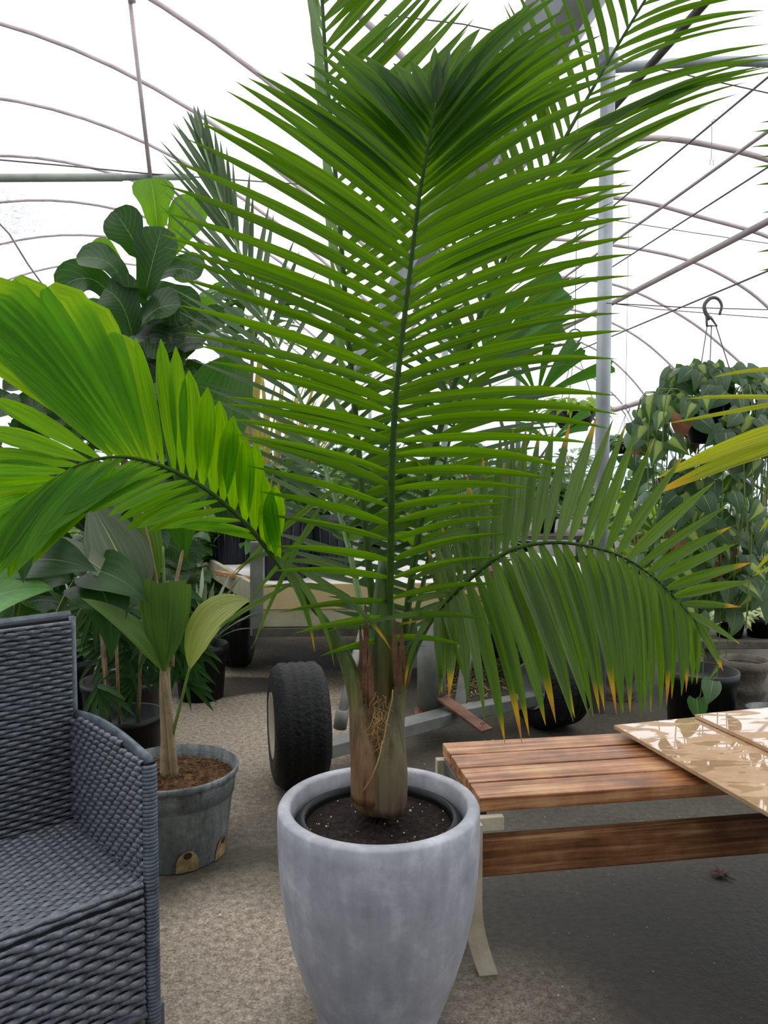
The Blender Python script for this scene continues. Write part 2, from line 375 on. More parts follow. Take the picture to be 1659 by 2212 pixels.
M['galv'] = plain('galvanised_tube', (142, 148, 152), (178, 184, 188), 5, .45, .5, .2)
M['hoop'] = plain('hoop_tube', (168, 152, 154), (196, 182, 182), 5, .5)
M['hoop_green'] = plain('tie_tube', (140, 150, 140), (172, 180, 170), 5, .5)
M['wire'] = plain('dark_wire', (92, 88, 90), (124, 118, 120), 5, .5)
M['gutter'] = plain('grey_gutter_metal', (160, 166, 170), (200, 206, 210), 3, .5)
M['rubber'] = plain('black_tyre_rubber', (7, 7, 8), (20, 20, 21), 14, .55, .3, bumps=.8, bscale=60)
M['rim'] = plain('cream_wheel_rim', (180, 172, 146), (204, 198, 176), 10, .5)
M['rim_grey'] = plain('grey_wheel_rim', (104, 106, 108), (140, 142, 144), 10, .5)
M['terra'] = plain('terracotta_plastic', (120, 62, 44), (150, 82, 60), 8, .6)
M['maroon'] = plain('maroon_tray', (74, 26, 26), (100, 38, 36), 8, .5)
M['bluepl'] = plain('pale_blue_plastic', (150, 186, 214), (196, 218, 234), 4, .5)
M['stone'] = plain('grey_stone_stack', (66, 60, 52), (112, 104, 92), 10, .8, bumps=.5)
M['drybits'] = plain('dry_yellow_litter', (150, 132, 78), (198, 184, 120), 30, .8)
M['redleaf'] = plain('dry_red_leaf', (72, 30, 24), (104, 48, 36), 14, .6)

def filmmat(nm, tf, tcol, dif, ripple_shade=None):
    t = NT(nm); tr = t.n('BsdfTransparent', Color=tcol); tl = t.n('BsdfTranslucent', Color=dif)
    g = t.n('BsdfGlossy', Roughness=.15); g.inputs[0].default_value = (.9, .9, .9, 1)
    a = t.n('MixShader'); a.inputs[0].default_value = tf
    if ripple_shade:  # grey ripple shading of the film, tinted into its colour
        g0 = t.n('NewGeometry').outputs['Position']; mp = t.n('Mapping'); t.l(g0, mp.inputs[0]); mp.inputs['Location'].default_value = tuple(-c / r for c, r in zip(*ripple_shade)); mp.inputs['Scale'].default_value = tuple(1 / r for r in ripple_shade[1])
        ln = t.n('VectorMath', _operation='LENGTH'); t.l(mp.outputs[0], ln.inputs[0])
        dr = t.noise(7, 4, .7, g0, 2.5); fade = t.math('SUBTRACT', 1.15, ln.outputs['Value'], True)
        k_ = t.math('MULTIPLY', t.math('MULTIPLY', t.math('SUBTRACT', dr, .42), 5., True), fade)
        t.l(t.mix(k_, tcol, (.14, .15, .18, 1)), tr.inputs[0]); t.l(t.mix(k_, dif, (.3, .31, .34, 1)), tl.inputs[0])
    t.l(tl.outputs[0], a.inputs[1]); t.l(tr.outputs[0], a.inputs[2])
    b = t.n('MixShader', i0=.03); t.l(a.outputs[0], b.inputs[1]); t.l(g.outputs[0], b.inputs[2])
    return t.done(b.outputs[0])
M['film'] = filmmat('clear_greenhouse_film', .72, (.98, .98, .985, 1), (.96, .96, .97, 1), ((-9., 17., 6.4), (5., 6., 2.2)))
M['wallfilm'] = filmmat('hazy_wall_film', .35, (.93, .96, 1, 1), (.86, .9, .94, 1))

def floormat():
    t = NT('wet_and_dry_concrete'); g = t.n('NewGeometry').outputs['Position']
    n1 = t.noise(2.2, 6, .62, g, .3); n2 = t.noise(46, 6, .7, g); n3 = t.noise(150, 3, .6, g); n4 = t.noise(1.1, 3, .5, g)
    def spot(x, y, rx, ry, soft, nz=.55):
        mp = t.n('Mapping', _vector_type='POINT'); t.l(g, mp.inputs[0]); mp.inputs['Location'].default_value = (-x / rx, -y / ry, 0); mp.inputs['Scale'].default_value = (1 / rx, 1 / ry, 0)
        ln = t.n('VectorMath', _operation='LENGTH'); t.l(mp.outputs[0], ln.inputs[0])
        d = t.math('ADD', ln.outputs['Value'], t.math('MULTIPLY', t.math('SUBTRACT', n1, .5), nz * 2.4))
        return t.math('DIVIDE', t.math('SUBTRACT', 1.0 + soft, d), soft * 2, True)
    dry = t.math('MAXIMUM', spot(-.40, 1.95, .26, .42, .35), t.math('MAXIMUM', spot(.36, 1.62, .2, .32, .4), t.math('MAXIMUM', spot(-.75, 4.2, .7, 1.4, .3), spot(-.35, 5.9, .5, .5, .15))))
    wet = t.math('MAXIMUM', spot(.95, 1.75, .62, .5, .4), t.math('MAXIMUM', spot(-1.0, 4.55, .55, .22, .1), spot(-.2, 5.2, .6, .26, .1)))
    base = t.ramp(t.math('ADD', t.math('MULTIPLY', n2, .6), t.math('MULTIPLY', n1, .4)), [(.36, lin((50, 47, 40))), (.64, lin((92, 86, 74)))])
    dcol = t.ramp(t.math('ADD', t.math('MULTIPLY', n2, .55), t.math('MULTIPLY', n3, .45)), [(.38, lin((112, 98, 84))), (.5, lin((160, 146, 130))), (.62, lin((200, 188, 172)))])
    wcol = t.ramp(t.math('ADD', t.math('MULTIPLY', n2, .6), t.math('MULTIPLY', n3, .4)), [(.36, lin((26, 25, 21))), (.64, lin((54, 51, 43)))])
    c = t.mix(dry, base, dcol); c = t.mix(t.math('MULTIPLY', wet, .85), c, wcol)
    rg = t.math('SUBTRACT', t.math('ADD', .55, t.math('MULTIPLY', dry, .3)), t.math('MULTIPLY', wet, .22), True)
    return t.done(t.bsdf(c, rg, .28, 0, n2, .5, .008))
M['floor'] = floormat()

PR = dict(
 palm=[(0, .32), (.07, .62), (.2, .95), (.38, 1), (.6, .82), (.8, .5), (.92, .22), (1, .02)],
 wide=[(0, .16), (.15, .5), (.4, .9), (.65, 1), (.85, .75), (.95, .35), (1, .05)],
 fused=[(0, .08), (.3, .45), (.6, .85), (.8, 1), (.93, .9), (.98, .6), (1, .3)],
 ovate=[(0, .06), (.12, .5), (.3, .92), (.5, 1), (.7, .82), (.88, .42), (1, .02)],
 fiddle=[(0, .12), (.12, .46), (.3, .58), (.45, .68), (.65, 1), (.82, .96), (.93, .66), (1, .12)],
 heart=[(0, .7), (.08, .94), (.2, 1), (.4, .88), (.65, .56), (.85, .24), (1, .01)],
 strap=[(0, .55), (.2, .9), (.5, 1), (.75, .75), (.92, .35), (1, .02)],
 fish=[(0, .06), (.3, .36), (.6, .7), (.9, 1), (1, .9)],
 wedge=[(0, .05), (.15, .28), (.4, .7), (.7, .98), (.9, 1), (1, .9)])

# ------------------------------------------------------------------ setting: floor, film house
AX = V((-.106, .9944, 0)).normalized(); CX = V((AX.y, -AX.x, 0))    # along and across the house
GY0, GX0, GZ = 4.08, 1.115, 3.36
def gut(y): return V((GX0 + (y - GY0) * AX.x / AX.y, y, GZ))         # the valley gutter line
m = MB(); m.add([(-16, -3, 0), (16, -3, 0), (16, 40, 0), (-16, 40, 0)]); m.face([0, 1, 2, 3], [(0, 0), (1, 0), (1, 1), (0, 1)])
struct(m.build('floor', M['floor'], smooth=False))
# left bay: parabolic hoops rising from the gutter to a ridge 6.5 m away
WB, HB = 6.5, 3.3
def lhoop(y, n=28, s1=13.0, up=0.):
    g = gut(y); out = []
    for i in range(n + 1):
        s = s1 * i / n; out.append(g - CX * s + V((0, 0, HB * (1 - ((s - WB) / WB) ** 2) + up)))
    return out
HY = [1.4, 3.6, 5.8, 8.0, 10.2, 12.5, 14.8, 17.1, 19.5, 22.0, 24.5]
k = 0
for y in HY:
    m = MB(); m.tube(lhoop(y), .026, 8); k += 1
    struct(m.build('trim_%d' % k, M['hoop']))
def loft(rows, name, mat):
    m = MB(); n = len(rows[0])
    for r in rows: m.add(r)
    for i in range(len(rows) - 1):
        for j in range(n - 1):
            a = i * n + j; m.face([a, a + 1, a + n + 1, a + n])
    return struct(m.build(name, mat))
loft([lhoop(y, up=.05) for y in [-2.5] + HY + [26]], 'ceiling', M['film'])
# right bay: shallower hoops seen beyond the post
RH = {6.35: [(1150, 330), (1240, 312), (1340, 302), (1440, 299), (1560, 319), (1659, 345), (1760, 385), (1900, 470)],
      8.6: [(1050, 440), (1150, 427), (1300, 425), (1400, 438), (1500, 465), (1659, 511), (1760, 575), (1880, 690)],
      10.8: [(1000, 535), (1160, 516), (1330, 530), (1480, 560), (1580, 605), (1655, 660), (1730, 745), (1790, 860)],
      13.2: [(960, 610), (1100, 594), (1200, 597), (1316, 612), (1403, 644), (1497, 698), (1570, 757), (1625, 812), (1680, 900)],
      15.6: [(930, 670), (1080, 655), (1200, 662), (1300, 688), (1380, 730), (1450, 790), (1510, 860), (1540, 920)],
      18.2: [(900, 725), (1050, 712), (1180, 722), (1260, 742), (1330, 785), (1390, 850), (1430, 920)],
      21.0: [(880, 770), (1020, 755), (1140, 762), (1230, 785), (1300, 830), (1350, 880), (1375, 930)]}
rr = []
for y, q in RH.items():
    pts = smooth_path([P(a, b, y + (a - 829) / F * .105 * y) for a, b in q], 40); k += 1
    m = MB(); e_ = pts[-1]; m.tube([gut(y) - V((0, 0, .01))] + pts + [e_ + CX * .35 - V((0, 0, .9)), V((e_.x + .5, e_.y, 0))], .024, 8); struct(m.build('trim_%d' % k, M['hoop'])); rr.append([p + V((0, 0, .05)) for p in pts])
near = [[p - AX * d + V((.25 * d * (.0), 0, 0)) for p in rr[0]] for d in (8.5, 4.5)]
ext = lambda row: [row[0]] + row
loft(near + rr + [[p + AX * 4 for p in rr[-1]]], 'ceiling', M['film'])
# eaves strip of film between the gutter and the right hoops
loft([[gut(y), q[0]] for y, q in zip([-2.5, 2.0] + list(RH), near + rr)], 'ceiling', M['film'])
# end and side walls of hazy film
m = MB(); m.add([(-16, 26, 0), (12, 26, 0), (12, 26, 3.4), (-16, 26, 3.4)]); m.face([0, 1, 2, 3]); struct(m.build('wall_back', M['wallfilm'], smooth=False))
m = MB(); a, b = P(1790, 1010, 10.8), P(1400, 1010, 25.9); m.add([(a.x + 1.2, -3, 0), (b.x, 25.9, 0), (b.x, 25.9, 2.4), (a.x + 1.2, -3, 2.4)]); m.face([0, 1, 2, 3]); struct(m.build('wall_right', M['wallfilm'], smooth=False))
m = MB(); m.add([(-12, -3, 0), (-14, 26, 0), (-14, 26, 3.5), (-12, -3, 3.5)]); m.face([0, 1, 2, 3]); struct(m.build('wall_left', M['wallfilm'], smooth=False))
m = MB(); m.add([(-16, -3.2, 0), (12, -3.2, 0), (12, -3.2, 7.2), (-16, -3.2, 7.2)]); m.face([0, 1, 2, 3]); struct(m.build('wall_light_block', M['bounce_white'], smooth=False))  # unseen opaque wall behind the camera, added to block front light and bounce some
# gutter and posts
m = MB()
for y0, y1 in ((-2.5, 26),):
    a, b = gut(y0) - CX * .27, gut(y1) - CX * .27
    for dx0, dz0, dx1, dz1 in ((-.19, .12, -.07, 0), (-.07, 0, .07, 0), (.07, 0, .19, .12)):
        n = m.add([a + CX * dx0 + V((0, 0, dz0)), b + CX * dx0 + V((0, 0, dz0)), b + CX * dx1 + V((0, 0, dz1)), a + CX * dx1 + V((0, 0, dz1))]); m.face([n, n + 1, n + 2, n + 3])
struct(m.build('trim_gutter', M['gutter'], smooth=False, solid=.004))
for y in (4.08, 8.5, 12.9, 17.4):
    g = gut(y); m = MB(); m.tube([(g.x, g.y, 0), (g.x, g.y, GZ - .02)], .036, 20); m.lathe([(.036, 0), (.05, .01), (.05, .05), (.036, .06)], (g.x, g.y, GZ - .1), 20)
    k += 1; struct(m.build('column_%d' % k, M['galv']))
# cross tie to the right of the post, tie tube and hanger at the left, purlins, wires
def pipe(pts, r, mat, n=8):
    global k; k += 1
    m = MB(); m.tube(pts, r, n); return struct(m.build('trim_%d' % k, M[mat]))
pipe(smooth_path([P(1290, 150, 4.1), P(1400, 141, 4.15), P(1540, 133, 4.2), P(1700, 140, 4.3), P(1900, 190, 4.4)], 20), .026, 'galv')
pipe([P(-160, 385, 5.9), P(262, 383, 6.2), P(266, 383, 6.2), P(420, 382, 6.3)], [.031, .031, .025, .025], 'hoop_green', 12)
pipe([P(262, -160, 5.9), P(325, 383, 6.2)], .016, 'hoop')
pipe([P(274, -40, 5.92), P(286, 6, 5.95)], .028, 'hoop')
pipe([P(-60, 340, 5.8), P(120, 356, 6), P(320, 375, 6.2), P(560, 392, 6.5), P(760, 405, 6.8)], .006, 'wire', 5)
pipe([P(-40, 442, 9), P(20, 505, 9.6), P(60, 570, 10.2), P(110, 640, 11)], .012, 'hoop', 6)
def axial(px, py, y, r, mat, L0=-1.2, L1=14):
    p = P(px, py, y); pipe([p + AX * L0, p + AX * L1], r, mat, 6)
axial(1659, 478, 4.0, .02, 'hoop'); axial(1650, 290, 5.0, .013, 'hoop'); axial(1625, 195, 5.2, .008, 'wire'); axial(1645, 370, 6.5, .009, 'wire'); axial(1659, 585, 6.5, .009, 'wire')
axial(1480, 55, 3.6, .02, 'steel_dark', -2, 9)
for q, y in (([(1310, 655), (1480, 664), (1760, 672)], 2.98), ([(1130, 452), (1340, 478), (1500, 503), (1760, 540)], 7), ([(1120, 630), (1420, 668), (1700, 690)], 9), ([(830, 32), (1000, 52), (1200, 95), (1420, 148), (1700, 210)], 4.4)):
    pipe([P(a, b, y) for a, b in q], .0022 if y < 4 else .004 if y < 8 else .006, 'wire', 5)
pipe([P(960, 630, 8.4), P(1118, 643, 8.6)], .03, 'galv'); pipe([P(1119, 636, 8.6), P(1119, 1000, 8.6)], .028, 'galv')
pipe([P(1180, 878, 20), P(1330, 884, 20), P(1460, 845, 18), P(1700, 800, 14)], .07, 'hoop', 6)

# ------------------------------------------------------------------ the grey planter and the palm in it
D0 = 1.70; PC = V(((818 - 829.5) / F * D0, D0, 0))
m = MB()
outer = [(.001, 0), (.10, 0), (.112, .012), (.125, .045), (.137, .08), (.152, .12), (.172, .175), (.193, .245), (.208, .32), (.216, .39), (.220, .45), (.2205, .50), (.2195, .533), (.215, .5405)]
inner = [(.196, .5405), (.191, .536), (.189, .50), (.187, .42), (.18, .36), (.001, .36)]
m.lathe(outer + inner, PC, 96)
o = m.build('planter', M['concrete'], origin=PC)
tag(o, 'large round mottled grey concrete planter holding the tall palm', 'planter')
palm = thing('potted_palm', 'tall feather palm with arching fronds standing in the round grey planter', 'palm', PC + V((0, 0, .36)))
PT = .512
m = MB(); m.lathe([(.001, .365), (.150, .365), (.158, .44), (.172, PT - .032), (.184, PT - .020), (.1855, PT - .013), (.176, PT - .001), (.168, PT + .003), (.162, PT + .002), (.159, PT - .01), (.157, .47)], PC, 72)
m.box(PC + V((.134, -.122, PT - .010)), (.03, .006, .012), (V((.66, .75, 0)), V((-.75, .66, 0)), V((0, 0, 1))))
m.build('nursery_pot', M['blackpot'], palm)
m = MB(); n = 48
for i in range(15):
    r = .1585 * i / 14
    m.add([PC + V((math.cos(2 * math.pi * j / n) * r, math.sin(2 * math.pi * j / n) * r, PT - .018 + (.012 * math.exp(-(r / .08) ** 2)) + (R.uniform(-.0035, .0035) if i < 14 else 0))) for j in range(n)])
for i in range(14):
    for j in range(n):
        a, b = i * n + j, i * n + (j + 1) % n; m.face([a, b, b + n, a + n])
soil = m.build('soil', M['soil'], palm)
m = MB()
for i in range(46):
    a, r = R.uniform(0, 6.28), .155 * math.sqrt(R.random()); q = R.uniform(.0007, .0022)
    if R.random() < .12: q *= 1.9
    c = PC + V((math.cos(a) * r, math.sin(a) * r, PT - .012 + .012 * math.exp(-(r / .08) ** 2))); m.lathe([(.0003, -q), (q, -q * .3), (q * .8, q * .5), (.0003, q)], c, 6)
o = m.build('perlite_grains', M['perlite'], soil); o['kind'] = 'stuff'
# swollen base made of overlapping leaf sheaths
def PP(px, py, d=0.): return P(px, py, D0 + d)
m = MB()
def oval(mb, spec, n=28, fl=.85, mi=0):    # spec: (px centre, py, half width in px, depth offset)
    pts = [PP(x, y, d) for x, y, hw, d in spec]; rad = [hw / F * (D0 + d) for x, y, hw, d in spec]
    q = smooth_path(pts, 26); rs = [table([(i / (len(rad) - 1), r) for i, r in enumerate(rad)], j / 26) for j in range(27)]
    mb.tube(q, rs, n, True, mi, flat=fl)
oval(m, [(818, 1738, 66, 0), (818, 1715, 67, 0), (817, 1670, 61, 0), (816, 1600, 53, 0.01), (817, 1520, 47, .012), (822, 1440, 42, .014), (826, 1360, 36, .014), (828, 1290, 26, .014), (830, 1210, 15, .01)])
m.build('trunk', M['sheath'], palm)
m = MB(); oval(m, [(802, 1716, 54, -.028), (797, 1660, 48, -.032), (787, 1590, 39, -.024), (776, 1515, 28, -.012), (755, 1445, 21, -.005), (731, 1390, 15, 0), (705, 1345, 10, 0), (684, 1318, 8, 0)], 24)
m.build('leaf_sheath', M['sheath_brown'], palm)
m = MB(); oval(m, [(836, 1738, 52, -.038), (842, 1675, 47, -.048), (846, 1600, 36, -.036), (854, 1530, 25, -.02), (873, 1460, 16, -.012), (896, 1398, 12, -.005), (924, 1347, 10, 0), (948, 1316, 8, 0)], 24)
m.build('leaf_sheath', M['sheath_green'], palm)
m = MB()
for i in range(40):
    y0 = R.uniform(1490, 1610); x0 = 818 + R.uniform(-16, 16)
    pts = [PP(x0 + q * R.uniform(-1, 1) * 7, y0 + q * 11, -.058 - R.uniform(0, .008)) for q in range(4)]
    m.tube(smooth_path(pts, 8), .0006, 4)
for x0, y0, x1, y1, d in ((796, 1470, 822, 1620, -.052), (850, 1490, 828, 1610, -.06)):
    m.tube(smooth_path([PP(lerp(x0, x1, i / 6) + R.uniform(-2, 2), lerp(y0, y1, i / 6), d - .012 * i / 6) for i in range(7)], 18), .0014, 5)
m.tube(smooth_path([PP(826, 1600, -.082), PP(818, 1640, -.088), PP(802, 1680, -.088), PP(782, 1712, -.082)], 12), [.0015, .003, .0036, .003, .004, .003, .003, .0025, .002, .002, .002, .0015, .001], 6, flat=.4)
m.build('fibre', M['fibre'], palm)
for x, y0, y1, wd, d in ((787, 1360, 1520, 5, -.05), (796, 1400, 1530, 5, -.055), (781, 1340, 1490, 5, -.046), (790, 1300, 1440, 6, -.044), (803, 1420, 1560, 6, -.058), (854, 1320, 1480, 5, -.046), (862, 1400, 1500, 6, -.046), (870, 1350, 1470, 6, -.042), (879, 1410, 1490, 4, -.034)):
    m = MB(); m.blade(PP(x, y1, d), PP(x + R.uniform(-3, 3), (y0 + y1) / 2, d - .004), PP(x + R.uniform(-4, 4), y0, d + .01), wd / 500, V((0, -1, 0)), PR['strap'], 8, .5, 4)
    m.build('dry_sheath_strip', M['bark_dry'], palm)

def keyed(keys, x):
    if x <= keys[0][0]: return keys[0][1:]
    for a, b in zip(keys, keys[1:]):
        if x <= b[0]:
            t = (x - a[0]) / (b[0] - a[0]); return tuple(lerp(p, q, t) for p, q in zip(a[1:], b[1:]))
    return keys[-1][1:]
UP = V((0, 0, 1))
def frond(name, rach, rad, sides, leaf, rmat='rachis', seed=1, parent=palm, smooth_n=60):
    """rach: (px, py, depth) along the midrib; sides: dicts with keys [(t, tip px, tip py, depth)], n, w, arch, prof, face ..."""
    rs = random.Random(seed)
    path = smooth_path([P(*q) for q in rach], smooth_n)
    def at(t):
        x = t * smooth_n; i = min(int(x), smooth_n - 1); return path[i].lerp(path[i + 1], x - i)
    m = MB(); extra = []
    for s in sides:
        ks = s['keys']; n = s['n']
        if 'axis' in s:
            ax_ = s['axis']; tb = sorted((q[ax_], i / (len(rach) - 1)) for i, q in enumerate(rach)); ks = sorted((table(tb, q[0]),) + tuple(q[1:]) for q in ks)
        t0, t1 = ks[0][0], ks[-1][0]
        mb = MB() if 'mat' in s else m
        for i in range(n):
            t = lerp(t0, t1, (i + rs.uniform(-.25, .25) * s.get('jit', 1)) / (n - 1)); t = min(max(t, t0), t1)
            x, y, d = keyed(ks, t); j = s.get('tj', 10)
            p0 = at(t); p2 = P(x + rs.uniform(-j, j), y + rs.uniform(-j, j), d + rs.uniform(-.03, .03))
            L = (p2 - p0).length; ch = (p2 - p0).normalized(); a = s.get('adir', UP); a = (a - ch * a.dot(ch))
            a = a.normalized() if a.length > 1e-3 else ch.orthogonal().normalized()
            arch = s['arch'] * rs.uniform(.7, 1.25)
            p1 = p0 + (p2 - p0) * s.get('mid', .5) + a * arch * L
            f = s.get('face', V((0, -1, .25))); f = (f + V((rs.uniform(-1, 1), rs.uniform(-.3, .3), rs.uniform(-1, 1))) * s.get('fj', .3)).normalized()
            wk = s['w']; wd = wk if not isinstance(wk, list) else table(wk, t)
            mb.blade(p0, p1, p2, wd * rs.uniform(.82, 1.15), f, PR[s.get('prof', 'palm')], s.get('segs', 9), s.get('fold', .5), 2, s.get('twist', 0.) * rs.uniform(-1, 1), rn=(rs.random(), rs.random()), mi=0)
        if mb is not m: extra.append((mb, s['mat']))
    o = m.build('frond', M[leaf], parent)
    for mb, mt in extra: mb.build('joined_leaflets', M[mt], o)
    m = MB(); m.tube(path, rad, 8); m.build('midrib', M[rmat], o)
    return o

# A: the upright frond in front
A = [(838, 1420, 1.71), (844, 1200, 1.68), (847, 1000, 1.66), (856, 850, 1.65), (872, 700, 1.645), (890, 550, 1.64), (908, 410, 1.63), (925, 320, 1.62), (941, 222, 1.62)]
# t is about index/8 along A
AL = [(1380, 690, 1420, 1.6), (1320, 620, 1350, 1.58), (1240, 590, 1225, 1.56), (1160, 560, 1085, 1.58), (1060, 525, 952, 1.62), (1000, 495, 915, 1.63), (930, 490, 850, 1.66), (880, 430, 745, 1.68), (840, 385, 705, 1.69), (800, 375, 632, 1.7), (770, 350, 556, 1.71), (690, 345, 492, 1.73), (665, 348, 440, 1.74), (630, 352, 360, 1.75), (600, 370, 328, 1.76), (560, 425, 268, 1.77), (530, 436, 240, 1.77), (485, 505, 181, 1.78), (425, 555, 160, 1.78), (385, 655, 160, 1.78), (335, 685, 100, 1.78), (300, 765, 116, 1.76), (265, 835, 138, 1.74), (240, 890, 120, 1.73), (215, 935, 108, 1.7)]
AR = [(1380, 1000, 1400, 1.6), (1320, 1060, 1310, 1.58), (1240, 1090, 1185, 1.57), (1160, 1085, 1100, 1.58), (1100, 1120, 1075, 1.61), (1040, 1175, 1058, 1.62), (985, 1235, 1008, 1.63), (950, 1290, 945, 1.64), (905, 1338, 900, 1.65), (870, 1338, 845, 1.66), (850, 1342, 792, 1.66), (810, 1345, 714, 1.67), (740, 1370, 612, 1.69), (690, 1370, 530, 1.71), (660, 1370, 497, 1.72), (630, 1358, 446, 1.73), (560, 1367, 396, 1.75), (500, 1350, 345, 1.76), (450, 1362, 182, 1.77), (400, 1330, 130, 1.78), (350, 1275, 60, 1.78), (300, 1220, -8, 1.78), (265, 1150, 0, 1.77), (240, 1040, 60, 1.75), (215, 965, 112, 1.71)]
W_A = [(.0, .014), (.15, .017), (.3, .022), (.6, .028), (.8, .036), (1, .034)]
frond('A', A, (.0085, .0022), [
    dict(axis=1, keys=AL, n=42, w=W_A, arch=.05, tj=9, face=V((.1, -1, .12)), fj=.25, mid=.5, jit=.6),
    dict(axis=1, keys=AR, n=42, w=W_A, arch=.085, tj=9, face=V((-.1, -1, .12)), fj=.25, mid=.55, jit=.6)], 'palm', seed=3)
# B: tall frond behind, seen nearly edge-on
B = [(812, 1380, 1.76), (790, 1150, 1.82), (768, 900, 1.9), (750, 700, 1.96), (735, 500, 2.02), (718, 300, 2.08), (703, 120, 2.14), (692, -80, 2.2), (686, -260, 2.25)]
frond('B', B, (.0085, .004), [
    dict(keys=[(.12, 930, 1120, 1.9), (.25, 985, 830, 2.0), (.36, 1030, 560, 2.1), (.45, 1050, 330, 2.15), (.55, 1035, 110, 2.2), (.62, 1010, 0, 2.25), (.7, 950, -60, 2.3), (.8, 870, -160, 2.35), (.98, 770, -420, 2.4)], n=44, w=.03, arch=-.05, tj=14, face=V((-.4, -1, .1)), fj=.25, adir=V((-1, 0, 0))),
    dict(keys=[(.12, 720, 1150, 2.0), (.3, 716, 700, 2.25), (.5, 700, 330, 2.4), (.62, 684, 110, 2.5), (.8, 668, -120, 2.6), (.98, 650, -420, 2.6)], n=36, w=.026, arch=.03, tj=8, face=V((-.9, -.5, .1)), fj=.2, adir=V((-1, 0, 0)))], 'palm_back', seed=4)
# C: frond leaning to the upper right
C = [(868, 1400, 1.74), (905, 1150, 1.8), (950, 930, 1.87), (1015, 740, 1.94), (1090, 555, 2.02), (1160, 410, 2.08), (1225, 290, 2.14), (1310, 140, 2.2), (1400, -10, 2.25), (1480, -130, 2.3)]
frond('C', C, (.0085, .003), [
    dict(keys=[(.1, 830, 1150, 2.0), (.2, 860, 900, 2.05), (.3, 900, 640, 2.15), (.4, 960, 400, 2.2), (.5, 1030, 210, 2.3), (.58, 1070, 60, 2.35), (.68, 1110, -40, 2.4), (.78, 1225, -160, 2.45), (.9, 1330, -260, 2.5), (.98, 1440, -350, 2.5)], n=36, w=.03, arch=-.03, tj=12, face=V((.5, -1, .1)), fj=.2, adir=V((-1, 0, .2))),
    dict(keys=[(.1, 1090, 1140, 1.8), (.2, 1180, 900, 1.85), (.3, 1270, 640, 1.95), (.38, 1310, 480, 2.0), (.46, 1390, 330, 2.05), (.53, 1590, 205, 2.1), (.6, 1660, 120, 2.1), (.68, 1700, 150, 2.1), (.76, 1640, 40, 2.15), (.86, 1640, -40, 2.2), (.98, 1620, -200, 2.2)], n=40, w=.024, arch=.10, tj=16, face=V((-.3, -1, .5)), fj=.3)], 'palm_back', seed=5)
# D: low frond arching to the right, yellow tips
Dr = [(948, 1316, 1.70), (985, 1278, 1.69), (1030, 1237, 1.67), (1085, 1198, 1.66), (1140, 1178, 1.66), (1210, 1172, 1.66), (1285, 1183, 1.67), (1350, 1206, 1.68), (1410, 1246, 1.69), (1460, 1294, 1.70), (1500, 1340, 1.71)]
frond('D', Dr, (.006, .0015), [
    dict(keys=[(.02, 920, 1180, 1.8), (.12, 965, 1110, 1.8), (.2, 1010, 1020, 1.8), (.28, 1085, 930, 1.8), (.36, 1150, 925, 1.8), (.43, 1200, 918, 1.8), (.49, 1285, 902, 1.8), (.545, 1340, 900, 1.78), (.6, 1382, 925, 1.76), (.65, 1425, 955, 1.74), (.7, 1540, 1030, 1.7), (.74, 1568, 1085, 1.68), (.78, 1580, 1135, 1.66), (.82, 1600, 1172, 1.65), (.86, 1625, 1216, 1.65), (.9, 1625, 1275, 1.66), (.93, 1602, 1322, 1.67), (.965, 1598, 1395, 1.68), (1, 1560, 1450, 1.7)], n=28, w=[(0, .017), (.3, .026), (.6, .027), (1, .02)], arch=.02, tj=4, jit=.3, face=V((.05, -1, .55)), fj=.12),
    dict(keys=[(.02, 950, 1500, 1.6), (.1, 1012, 1520, 1.58), (.15, 1090, 1600, 1.56), (.18, 1112, 1612, 1.56), (.22, 1142, 1598, 1.56), (.3, 1210, 1556, 1.56), (.38, 1258, 1555, 1.57), (.45, 1285, 1545, 1.58), (.53, 1322, 1540, 1.59), (.61, 1350, 1545, 1.6), (.7, 1385, 1545, 1.61), (.78, 1420, 1535, 1.62), (.86, 1452, 1515, 1.64), (.94, 1482, 1490, 1.66), (1, 1505, 1480, 1.68)], n=29, w=[(0, .022), (.3, .034), (.6, .032), (1, .018)], arch=.05, tj=8, jit=.5, face=V((.05, -1, .3)), fj=.15, adir=V((1, -.3, .4)), mid=.45)], 'palm_low', seed=6)
